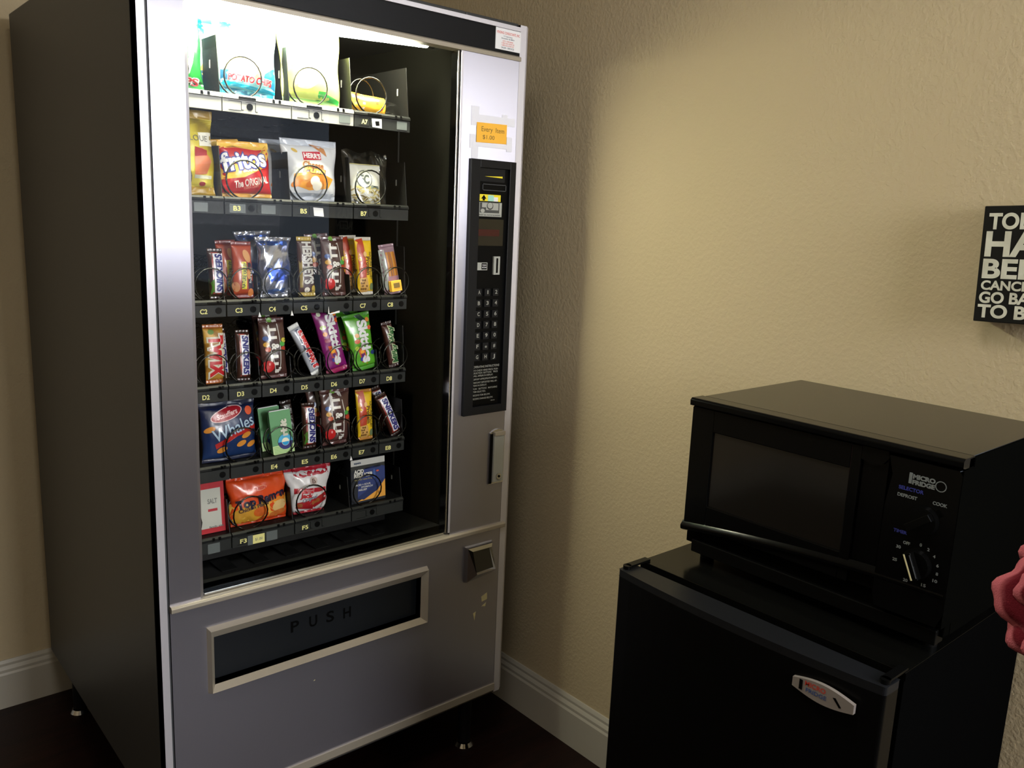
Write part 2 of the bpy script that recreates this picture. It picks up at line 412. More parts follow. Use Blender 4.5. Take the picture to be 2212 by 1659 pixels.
m.box(.7525, .7695, -.0029, -.0025, 1.4352, 1.4486, 'mint'); m.box(.7695, .782, -.0029, -.0025, 1.4352, 1.4445, 'white')
m.prism([(.7375, 1.436), (.7375, 1.440), (.7330, 1.440), (.7405, 1.4485), (.7480, 1.440), (.7435, 1.440), (.7435, 1.436)], 1, -.0030, -.0025, 'slot')
m.build('arrow_label', CP)
m = MB(); m.box(.7255, .7945, -.0025, .0008, 1.4008, 1.4325, 'silverlabel')
m.box(.7300, .7870, -.0028, -.0025, 1.4090, 1.4320, 'darklabel'); m.box(.736, .748, -.0031, -.0028, 1.421, 1.431, 'silverlabel')
m.box(.748, .784, -.0031, -.0028, 1.4155, 1.431, 'silverlabel')
m.prism([(.759+.0095*math.cos(t), 1.4245+.0085*math.sin(t)) for t in [i*PI/10 for i in range(20)]], 1, -.0034, -.0031, 'darklabel')
m.prism([(.759+.0075*math.cos(t), 1.4255+.0065*math.sin(t)) for t in [i*PI/10 for i in range(20)]], 1, -.0037, -.0034, 'silverlabel')
m.prism([(.738+.006*math.cos(t), 1.4135+.0045*math.sin(t)) for t in [i*PI/8 for i in range(16)]], 1, -.0034, -.0031, 'silverlabel')
m.text('INSERT BILL FACE UP AS SHOWN', .7595, 1.4042, .062, .0034, 'darklabel', at=-.0027, bold=.02)
m.build('bill_picture', CP)
m = MB(); m.box(.7265, .803, -.0005, .001, 1.335, 1.395, 'mwglass'); m.box(.728, .791, -.0012, -.0005, 1.357, 1.372, 'red_led'); m.build('display', CP)
m = MB(); m.box(.776, .7945, -.004, .001, 1.269, 1.311, 'silverlabel'); m.box(.783, .7885, -.0045, -.004, 1.273, 1.307, 'slot'); m.build('coin_slot', CP, bevel=.0008)
m = MB(); m.box(.7285, .7575, -.003, .001, 1.2795, 1.297, 'silverlabel'); m.box(.7405, .7555, -.0035, -.003, 1.2815, 1.2955, 'slot')
m.text('PUSH', .748, 1.2912, .011, .003, 'white', at=-.0037, bold=.02); m.text('RETURN', .748, 1.286, .012, .003, 'white', at=-.0037, bold=.02); m.build('coin_return_button', CP)
for r, row in enumerate(('A12', 'B34', 'C56', 'D78', 'E90', 'F*#', 'GHJ')):
    for c, ch in enumerate(row):
        x = .7350+.0252*c; z = 1.2283-.0252*r
        m = MB(); m.box(x-.0085, x+.0085, -.0035, .001, z-.0085, z+.0085, 'black')
        m.text(ch, x+.001, z+(.001 if ch not in '*' else -.003), .0066 if ch != '1' else .0026, .0088, 'grey_print', at=-.0040, bold=.012)
        k = m.build('key', CP); k['label'] = 'square black push key marked '+ch
m = MB(); m.box(.7275, .806, -.0008, .001, .963, 1.060, 'slot')
lines = [('OPERATING INSTRUCTIONS', .078, .0052), ('TO CHECK VEND PRICE, PUSH', .074, .0042), ('SELECTION  BUTTONS.   PRICE', .074, .0042), ('WILL APPEAR IN DISPLAY.', .060, .0042), ('DEPOSIT APPROPRIATE MONEY.', .074, .0042),
         ('AMOUNT DEPOSITED WILL AP-', .073, .0042), ('PEAR IN DISPLAY.', .042, .0042), ('PUSH   BUTTONS   MATCHING', .074, .0042), ('ITEM SELECTED.', .039, .0042), ('RECEIVE ITEM BELOW.', .053, .0042), ('RECEIVE CHANGE BELOW.', .062, .0042)]
zz = [1.054, 1.0455, 1.0392, 1.0325, 1.0245, 1.0165, 1.0095, 1.0015, .9945, .9860, .9775]
for (s_, L, h), z in zip(lines, zz):
    m.text(s_, .7285, z, L, h, 'grey_print', at=-.0012, bold=.008, align='L')
m.text('100-34', .790, .9695, .012, .003, 'grey_print', at=-.0012)
m.build('instruction_plate', CP)
# lamp
m = MB(); m.cyl((.06, .046, 1.7370), (.607, .046, 1.7655), .018, 'tube', n=20)
m.build('lamp_tube', VM)
m = MB(); m.cyl((.607, .046, 1.7655), (.625, .046, 1.7665), .0185, 'chrome'); m.box(.625, .645, .035, .065, 1.75, 1.7845, 'groove'); m.build('lamp_socket', VM)

# shelves, rails, coils, dividers
FL = dict(A=1.606, B=1.417, C=1.220, D=1.052, E=.889, F=.740)
SX = .0335
slots = {}
for R, z in FL.items():
    wide = R in 'ABF'
    m = MB(); m.box(SX, SX+.56, .0865, .72, z-.004, z-.001, 'lip'); m.box(SX, SX+.56, .705, .72, z-.03, z-.001, 'lip')
    SH = m.build('shelf', VM)
    SH['label'] = 'black snack tray, row '+R
    nums = (1, 3, 5, 7) if wide else (1, 2, 3, 4, 5, 6, 7, 8)
    for n in nums:
        x0 = SX+.07*(n-1); wd = .14 if wide else .07
        m = MB(); g = .0012
        rk = ('glarerail', 'glarerail') if R == 'A' and n < 6 else ('rail', 'lip')  # left top-row rails have the lamp glare put into their colour
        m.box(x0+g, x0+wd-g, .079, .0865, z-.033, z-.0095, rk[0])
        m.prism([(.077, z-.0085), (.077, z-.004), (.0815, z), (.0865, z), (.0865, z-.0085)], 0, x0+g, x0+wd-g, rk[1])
        cx = x0+.0435
        # slot marks, motor window and latch outline
        for q in (wd*.71, wd*.80): m.box(x0+q, x0+q+.005, .0764, .078, z-.0075, z-.001, 'slot')
        m.box(cx-.012, cx+.022 if wide else cx+.014, .0764, .0775, z-.0078, z-.003, 'slot')
        hx = x0+.054
        m.prism([(hx+.0065*math.cos(t), z-.0205+.0065*math.sin(t)) for t in [i*PI/8 for i in range(16)]], 1, .0782, .0789, 'slot')
        if R in 'AB' or R == 'F':
            for (a_, b_, c_, d_) in ((.012, .038, -.0125, -.0118), (.037, .038, -.027, -.0125), (.037, .042, -.0275, -.0265), (.046, .066, -.0125, -.0118), (.065, .066, -.028, -.0125), (.065, .070, -.0285, -.0275), (.012, .036, -.0290, -.0282)):
                m.box(x0+a_, x0+b_, .0784, .0789, z+c_, z+d_, 'slot')
        lab = R+str(n)
        if R == 'A' and n in (5, 7): m.box(x0+.105, x0+.131, .0782, .0789, z-.029, z-.012, 'clearlabel')
        if R == 'B' and n == 3: m.box(x0+.010, x0+.042, .0784, .0789, z-.030, z-.013, 'clearlabel'); m.box(x0+.074, x0+.104, .0784, .0789, z-.030, z-.013, 'clearlabel')
        if R == 'B' and n == 1: m.box(x0+.082, x0+.108, .0784, .0789, z-.030, z-.013, 'clearlabel')
        if R == 'B' and n == 5: m.prism([(x0+.034+.012, z-.013), (x0+.068, z-.014), (x0+.070, z-.031), (x0+.048, z-.030)], 1, .0778, .0785, 'white')
        if R == 'F' and n == 3:
            m.box(x0+.034, x0+.045, .0782, .0789, z-.034, z-.013, 'clearlabel'); m.box(x0+.045, x0+.071, .0778, .0787, z-.033, z-.014, 'cream')
            m.text('$1.00', x0+.058, z-.0235, .016, .006, 'blueink', at=.0775); m.box(x0+.075, x0+.100, .0784, .0789, z-.034, z-.013, 'clearlabel')
        if R == 'F' and n == 1: m.box(x0+.09, x0+.115, .0784, .0789, z-.034, z-.013, 'clearlabel')
        if R == 'A' and n == 7: m.prism([(x0+.042, z-.013), (x0+.066, z-.012), (x0+.067, z-.031), (x0+.044, z-.030)], 1, .0776, .0781, 'white'); m.prism([(x0+.050, z-.018), (x0+.060, z-.017), (x0+.061, z-.026), (x0+.052, z-.027)], 1, .0772, .0776, 'slot')
        if lab in ('C3', 'C4', 'E6'):
            m.prism([(x0+.064, z-.036), (x0+.070, z-.036), (x0+.0665, z-.026)], 1, .0765, .0775, 'white')
        if lab == 'C6':
            m.prism([(x0+.009, z-.036), (x0+.036, z-.030), (x0+.036, z-.034), (x0+.014, z-.037)], 1, .0755, .0765, 'white'); m.prism([(x0+.009, z-.036), (x0+.012, z-.036), (x0+.010, z-.020)], 1, .0755, .0765, 'white')
        if lab not in ('C6', 'E1', 'E2', 'E3', 'F7', 'A1', 'A3', 'A5', 'B1', 'F1'):
            m.text(lab, x0+.0245, z-.0212, .0145, .0092, 'cream', at=.0778, bold=.025)
        m.build('label_rail', SH, bevel=.0006, seg=1)
        # coil
        small = not wide and lab != 'E3'
        r = .0325 if small else .037
        if lab == 'E3': cx = x0+.030
        cz = z-.004+r
        pitch = .036 if small else .062
        if lab == 'A7': pitch = .055
        turns = .58/pitch
        ph = -PI*.62
        pts = []
        N = int(turns*22)
        for i in range(N+1):
            t = i/22
            pts.append((cx+r*math.cos(ph-2*PI*t), .083+max(0, t-.72)*pitch, cz+r*math.sin(ph-2*PI*t)))
        m = MB(); m.tube(pts, .0013 if small else .0017, 'wire', 6)
        if lab not in ('E1', 'E2'): m.build('coil', SH)
        slots[lab] = cx
        # divider to the right of the slot
        if lab in ('E1', 'E2'): continue
        m = MB(); dx = x0+wd; hh = dict(A=.104, B=.094, C=.106, D=.095, E=.085, F=.068)[R]
        if not wide and n < 8: hh = .045
        m.add([(dx, .0865, z-.001), (dx, .0985 if wide else .094, z+hh), (dx, .70, z+hh), (dx, .70, z-.001), (dx-.0012, .0865, z-.001), (dx-.0012, .0985 if wide else .094, z+hh), (dx-.0012, .70, z+hh), (dx-.0012, .70, z-.001)],
              [(0, 3, 2, 1), (4, 5, 6, 7), (0, 1, 5, 4), (1, 2, 6, 5), (2, 3, 7, 6), (3, 0, 4, 7)], 'inner')
        m.box(dx-.0018, dx-.0012, .128, .132, z+hh*.46, z+hh*.60, 'grey_print')
        m.build('divider', SH)
# chute at the bottom of the window
m = MB()
m.add([(.035, .06, .655), (.69, .06, .655), (.69, .70, .60), (.035, .70, .60)], [(0, 1, 2, 3)], 'inner')
for i in range(6):
    x = .16+i*.072
    m.box(x, x+.034, .10, .17, .648, .6525, 'lip')
m.box(.14, .60, .17, .176, .655, .685, 'inner')
m.build('drop_chute', VM)

# ------------------------------------------------------------------ wrappers
class Pack:
    """a filled pouch standing on its bottom seal: local x right, z up, front towards -y"""
    def __init__(s, wt, wb, h, th, foil='foil', p=2.2, seal=.07, wr=1.0, seed=0, pinch=.0, vexp=.45, tseal=None):
        s.wt, s.wb, s.h, s.th, s.p, s.seal, s.wr, s.foil = wt, wb, h, th, p, seal, wr, foil
        s.tseal = seal if tseal is None else tseal
        s.pinch = pinch; s.vexp = vexp
        rs = np.random.RandomState(seed+11)
        s.w = [(rs.uniform(-1, 1)*q, rs.uniform(.3, 1)*q, rs.uniform(0, 6.28), rs.uniform(.5, 1)) for q in (70, 110, 170, 260, 90, 140)]
        s.dec = []
    def hw(s, v):
        v = np.asarray(v, float); return (s.wb+(s.wt-s.wb)*v)/2*(1-s.pinch*np.sin(np.pi*np.clip(v, 0, 1))**2)*(1+.022*s.wr*np.sin(11*v+s.w[0][2])*np.clip(s.th*60, 0, 1)-.05*np.clip(s.th*60, 0, 1)*np.sin(np.pi*np.clip(v, 0, 1)))
    def yf(s, x, z):
        v = np.clip(z/s.h, 0, 1); u = np.clip(x/s.hw(v), -1, 1)
        a = np.clip((v-s.seal)/(1-s.seal-s.tseal), 0, 1)
        env = np.sin(np.pi*a)**s.vexp if s.vexp > 0 else 1.0
        body = (1-np.abs(u)**s.p)**.5*env
        wr = sum(A*np.sin(kx*x+kz*z+ph) for kx, kz, ph, A in s.w)/6
        edge = 1.0-.6*np.sin(np.pi*a)
        crimp = np.where((v < s.seal) | (v > 1-s.tseal), np.sin(x*900)*.0004, 0)
        return -(s.th/2)*body - wr*.0052*s.wr*edge*np.clip(1-np.abs(u)**6, 0, 1)*(s.th/.03)**.5 + crimp - .0004
    def tri(s, V2, F, col, layer):
        """conform flat triangles to the front, splitting long ones"""
        V = [tuple(p) for p in V2]; T = []
        for f in F:
            for i in range(1, len(f)-1): T.append((f[0], f[i], f[i+1]))
        lim = .010; cache = {}
        def mid(a, b):
            k = (min(a, b), max(a, b))
            if k not in cache: V.append(((V[a][0]+V[b][0])/2, (V[a][1]+V[b][1])/2)); cache[k] = len(V)-1
            return cache[k]
        for _ in range(4):
            out = []; ch = False
            for a, b, c in T:
                L = [math.dist(V[a], V[b]), math.dist(V[b], V[c]), math.dist(V[c], V[a])]
                i = L.index(max(L))
                if L[i] > lim:
                    ch = True
                    q = [(a, b, c), (b, c, a), (c, a, b)][i]; mm = mid(q[0], q[1]); out += [(q[0], mm, q[2]), (mm, q[1], q[2])]
                else: out.append((a, b, c))
            T = out
            if not ch: break
        A = np.array(V); y = s.yf(A[:, 0], A[:, 1])-.00035*(layer+1)
        s.dec.append((np.column_stack([A[:, 0], y, A[:, 1]]), T, lin(col)))
    def poly(s, pts, col, layer=0):
        P = [(x*s.wb/2, z*s.h) for x, z in pts]
        n = len(P); c = (sum(p[0] for p in P)/n, sum(p[1] for p in P)/n)
        s.tri(P+[c], [(i, (i+1) % n, n) for i in range(n)], col, layer)
    def ell(s, cx, cz, rx, rz, col, rot=0, layer=0, n=20):
        c, q = math.cos(rot), math.sin(rot); X, Z = cx*s.wb/2, cz*s.h
        P = [(X+rx*math.cos(t)*c-rz*math.sin(t)*q, Z+rx*math.cos(t)*q+rz*math.sin(t)*c) for t in [2*PI*i/n for i in range(n)]]
        s.tri(P+[(X, Z)], [(i, (i+1) % n, n) for i in range(n)], col, layer)
    def rect(s, x0, x1, z0, z1, col, layer=0): s.poly([(x0, z0), (x1, z0), (x1, z1), (x0, z1)], col, layer)
    def text(s, t, cx, cz, L, H, col, rot=0, bold=.03, layer=1, shear=0, out=None, ob=.09):
        if out:
            Vi, _ = text_geo(t, bold, shear); Vo, _ = text_geo(t, ob, shear)
            wi = Vi[:, 0].max()-Vi[:, 0].min(); wo = Vo[:, 0].max()-Vo[:, 0].min()
            s.text(t, cx, cz, L*wo/wi, H, out, rot, ob, layer-1, shear)
        V, F = text_geo(t, bold, shear)
        x = V[:, 0]; wid = x.max()-x.min()
        X = ((x-x.min())/wid-.5)*L; Z = (V[:, 1]-.5)*H
        a = math.radians(rot); c, q = math.cos(a), math.sin(a)
        P = np.column_stack([X*c-Z*q+cx*s.wb/2, X*q+Z*c+cz*s.h])
        s.tri(P, F, col, layer)
    def make(s, name, base, sealc=None, back=None):
        """root empty > pouch, top_seal, bottom_seal"""
        root = empty(name)
        nu, nv = 22, 34
        v0, v1 = s.seal, 1-s.tseal
        def sheet(nm, va, vb, nv_, cf, extra=None):
            VV = []; CC = []; FF = []
            vs = np.linspace(va, vb, nv_+1)
            if nv_ > 10:
                t = np.linspace(0, 1, nv_+1); vs = va+(vb-va)*(t-.06*np.sin(2*np.pi*t))
            us = np.sin(np.linspace(-1, 1, nu+1)*PI/2)
            for side in (0, 1):
                U, Vg = np.meshgrid(us, vs)
                X = U*s.hw(Vg); Z = Vg*s.h; Yf = s.yf(X, Z)
                Yv = Yf if side == 0 else (-Yf+.0002)*(1 if s.th > 0 else 1)
                VV.append(np.column_stack([X.ravel(), Yv.ravel(), Z.ravel()]))
                o = side*(nu+1)*(nv_+1)
                for j in range(nv_):
                    for i in range(nu):
                        a = o+j*(nu+1)+i; q = (a, a+1, a+nu+2, a+nu+1)
                        FF.append(q if side == 0 else q[::-1])
            n1 = (nu+1)*(nv_+1)
            for j in range(nv_):                              # close the sides
                a = j*(nu+1); b = a+nu
                FF.append((a, a+nu+1, a+nu+1+n1, a+n1)); FF.append((b+nu+1, b, b+n1, b+nu+1+n1))
            for i in range(nu):
                FF.append((i+1, i, i+n1, i+1+n1)); a = nv_*(nu+1)+i; FF.append((a, a+1, a+1+n1, a+n1))
            VA = np.vstack(VV); cols = np.empty((len(VA), 4)); cols[:, 3] = 1
            cols[:, :3] = cf(VA)
            if extra:
                for P, T, c in extra:
                    o = len(VA); VA = np.vstack([VA, P]); FF += [(a+o, b+o, c_+o) for a, b, c_ in T]
                    cc = np.ones((len(P), 4)); cc[:, :3] = c; cols = np.vstack([cols, cc])
            me = bpy.data.meshes.new(nm); me.from_pydata(VA.tolist(), [], FF)
            at = me.color_attributes.new('Col', 'FLOAT_COLOR', 'POINT'); at.data.foreach_set('color', cols.astype(np.float32).ravel())
            me.materials.append(M[s.foil]); me.polygons.foreach_set('use_smooth', [True]*len(me.polygons)); me.update()
            o = bpy.data.objects.new(nm, me); COL.objects.link(o); o.parent = root
            return o
        bf = base if callable(base) else (lambda P, c=lin(base): np.tile(c, (len(P), 1)))
        sheet('pouch', v0, v1, nv, bf, s.dec)
        sc = sealc if sealc else base
        sf = sc if callable(sc) else (lambda P, c=lin(sc): np.tile(c, (len(P), 1)))
        if s.tseal > 0: sheet('top_seal', v1, 1, 3, sf)
        if s.seal > 0: sheet('bottom_seal', 0, v0, 3, sf)
        return root

def grad(c0, c1, h):
    a, b = np.array(lin(c0)), np.array(lin(c1))
    return lambda P: a+(b-a)*np.clip(P[:, 2:3]/h, 0, 1)
def blotch(cols, seed, scale=60):
    rs = np.random.RandomState(seed); ks = rs.uniform(-1, 1, (5, 2))*scale*2; ph = rs.uniform(0, 6, 5)
    cs = np.array([lin(c) for c in cols])
    def f(P):
        n = sum(np.sin(ks[i, 0]*P[:, 0]+ks[i, 1]*P[:, 2]+ph[i]) for i in range(5))/2.2
        idx = np.clip(((n+1)/2*len(cols)).astype(int), 0, len(cols)-1)
        return cs[idx]
    return f

def place(o, x, z, y, lean=0, back=6, label=None, cat=None, group=None, yaw=0):
    o.location = (x, y, z); o.rotation_euler = (math.radians(-back), math.asin(max(-1, min(1, lean))), math.radians(yaw))
    tag(o, label, cat, group); return o
def copy_tree(o):
    c = o.copy(); COL.objects.link(c)
    for ch in list(o.children):
        d = ch.copy(); COL.objects.link(d); d.parent = c
        for g in ch.children:
            e = g.copy(); COL.objects.link(e); e.parent = d
    return c
def behind(o, n, pitch, labels, dx=0, dz=0, lean=None, group=None):
    for i in range(n):
        c = copy_tree(o); c.location = (o.location.x+dx*(i+1), o.location.y+pitch*(i+1), o.location.z+dz*(i+1))
        if lean is not None: c.rotation_euler.y = math.asin(lean)
        c['label'] = labels[i]
        if group: c['group'] = group; o['group'] = group

exec_specs = []
# candy bar and bag designs -------------------------------------------------
def snickers(h, w, rot, seed, green=False):
    p = Pack(w+.004, w+.004, h, .020, p=3, seal=.06, seed=seed, wr=.5, vexp=.3)
    L = h*.82
    up = rot == 90
    p.rect(-.62, .95, .10, .92, (150, 44, 34), 0)
    p.rect(-.42, .90, .12, .90, (225, 225, 232), 1)
    p.text('SNICKERS', .24, .51, L*.92, w*.50, (34, 34, 112), rot, .05, 3, shear=.15)
    if green: p.rect(-.98, -.45, .06, .4, (70, 120, 40), 0)
    return p.make('candy_bar', (58, 30, 22), (48, 26, 20))
def mms(h, w, seed):
    p = Pack(w, w*.98, h, .024, seal=.06, seed=seed, wr=1.2)
    # white outline, brown letters
    p.poly([(-.42, .93), (.35, .97), (.5, .6), (.42, .12), (.05, .10), (-.42, .55)], (200, 198, 194), 0)
    p.poly([(-.36, .90), (.30, .93), (.44, .6), (.36, .15), (.05, .14), (-.35, .55)], (66, 38, 34), 1)
    for z in (.80, .67, .36, .24): p.rect(-.34, .22, z-.024, z+.024, (225, 222, 214), 2)
    p.rect(-.36, -.26, .62, .88, (225, 222, 214), 2); p.rect(-.36, -.22, .19, .40, (225, 222, 214), 2)
    p.text('&', .08, .52, .014, .016, (225, 222, 214), -90, .04, 3); p.text("'s", .22, .13, .012, .012, (225, 222, 214), -90, .04, 3)
    for (x, z, c) in ((.62, .56, (70, 160, 70)), (.78, .62, (200, 190, 70)), (.7, .48, (180, 60, 40)), (-.62, .66, (60, 90, 150)), (-.6, .56, (200, 150, 50)), (-.5, .48, (190, 80, 40)), (-.15, .96, (110, 160, 70))):
        p.ell(x, z, .006, .005, c, 0, 2)
    p.ell(-.52, .20, .0125, .012, (190, 34, 38), 0, 3); p.ell(-.45, .24, .002, .003, (235, 150, 150), 0, 4)
    return p.make('candy_bag', (74, 46, 42), (84, 52, 50))
def skittles(h, w, base, seal, fruit, seed):
    p = Pack(w, w*.86, h, .022, seal=.07, seed=seed, wr=1.0, pinch=.08)
    p.text('Skittles', .26, .50, h*.74, w*.33, (215, 216, 218), -90, .05, 3)
    for i, (x, z, c) in enumerate(fruit): p.ell(x, z, .005+.002*(i % 2), .005, c, 0, 1)
    p.poly([(-.5, .42), (.1, .40), (.2, .1), (-.2, .14)], (205, 92, 40), 0)
    for x, z, c in ((-.15, .33, (240, 170, 50)), (-.1, .27, (96, 40, 110)), (-.02, .20, (225, 120, 40)), (.02, .15, (110, 190, 60)), (-.2, .2, (60, 60, 150))): p.ell(x, z, .0048, .0048, c, 0, 2)
    p.poly([(-.2, .96), (.3, .98), (.9, .8), (.3, .84)], (38, 66, 50), 1)
    return p.make('candy_bag', base, seal)

z = FL
# row A
def A_row():
    h = .155
    p = Pack(.125, .125, .150, .045, seed=1, seal=.09)
    p.poly([(.3, .86), (.95, .95), (.9, .8), (.2, .74)], (225, 240, 225)); p.poly([(.45, .1), (.62, .3), (.8, .7), (.55, .72)], (215, 240, 215)); p.text('CHIPS', .2, .10, .08, .012, (190, 40, 50), 0, out=(240, 235, 230))
    place(p.make('chip_bag', grad((14, 90, 32), (16, 100, 40), .15)), .090, z['A'], .112, .00, 6, 'green crisp bag cut by the left panel, at the left end of the top row', 'bag of crisps')
    p = Pack(.130, .112, .150, .045, seed=2, seal=.09, wr=1.2)
    p.poly([(-.95, .98), (-.98, .62), (-.6, .75), (-.55, .95)], (20, 140, 160)); p.poly([(.2, .95), (.98, .93), (.75, .86)], (60, 190, 205))
    p.poly([(-1, .17), (1, .11), (1.0, .08), (-1, .12)], (0, 165, 200), 1); p.poly([(-1, .10), (.95, .07), (.9, .0), (-.9, .0)], (20, 110, 140), 0)
    p.ell(-.15, .34, .040, .022, (246, 214, 90), .2, 0); p.ell(-.25, .32, .028, .019, (252, 238, 190), .2, 1); p.poly([(.45, .22), (.98, .12), (.98, .42), (.5, .30)], (12, 90, 130), 0)
    p.poly([(-.98, .3), (-.7, .3), (-.7, .18), (-.98, .18)], (16, 76, 110), 0)
    p.text('POTATO CHIPS', .02, .21, .088, .011, (196, 40, 50), -2, .05, 3, out=(240, 240, 240)); p.text('Classic', 0, .47, .04, .008, (130, 120, 60), 0, .02, 2)
    a = place(p.make('chip_bag', grad((120, 196, 206), (190, 220, 222), .15), (90, 190, 200)), .2385, z['A'], .112, .012, 6, 'white and turquoise potato chip bag in the top row', 'bag of crisps')
    behind(a, 1, .062, ['turquoise crisp bag tucked behind the white and turquoise one'], dx=-.020, dz=.004, lean=-.06)
    p = Pack(.142, .128, .158, .045, seed=3, seal=.08)
    p.poly([(-.75, .62), (-.3, .80), (.3, .78), (-.1, .60)], (226, 214, 40)); p.poly([(.4, .78), (.95, .74), (.92, .62), (.5, .64)], (226, 214, 40))
    p.poly([(-.8, .45), (0, .52), (-.2, .46), (-.7, .40)], (230, 220, 60)); p.rect(.15, .42, .08, .18, (60, 170, 70), 1); p.poly([(.4, .16), (.95, .10), (.95, .05), (.5, .08)], (60, 180, 80), 1)
    p.ell(-.3, .35, .03, .026, (246, 240, 130), .4, 0); p.ell(-.7, .3, .012, .02, (235, 215, 70), 0, 1); p.text('Baked Snack', -.1, .05, .04, .005, (60, 90, 50), 0, .02, 2)
    p.ell(-.92, .93, .010, .010, (60, 180, 110), 0, 2)
    a = place(p.make('chip_bag', grad((204, 218, 110), (196, 212, 96), .15), (150, 205, 110)), .3745, z['A'], .112, .0, 6, 'pale yellow-green crisp bag beside the empty coil end of the top row', 'bag of crisps')
    # orange roll on its side
    p = Pack(.042, .042, .088, .038, seed=4, seal=.0, tseal=.0, p=2, vexp=.16, wr=.6)
    p.rect(-.9, .9, .30, .36, (250, 240, 220)); p.text('Buns', -.5, .17, .016, .010, (205, 50, 40), 0, .03, 2); p.text('Buns', -.5, .72, .016, .010, (205, 50, 40), 0, .03, 2); p.ell(.2, .85, .004, .003, (200, 40, 30))
    o = p.make('snack_roll', (236, 176, 50))
    m = MB(); rs = random.Random(3)
    m.grid(lambda u, v: ((-.019+.038*u)*(1-.35*v)+rs.uniform(-.001, .001), -.012+.006*math.sin(u*9+v*4)+.010*v, .082+.034*v+.003*math.sin(u*14)), 12, 8, 'clear')
    m.build('clear_wrapper', o)
    tag(o, 'orange roll in clear wrapper lying sideways at the right of the top row', 'snack roll')
    o.location = (.463, .122, z['A']+.0205); o.rotation_euler = (0, PI/2+.05, 0)
A_row()

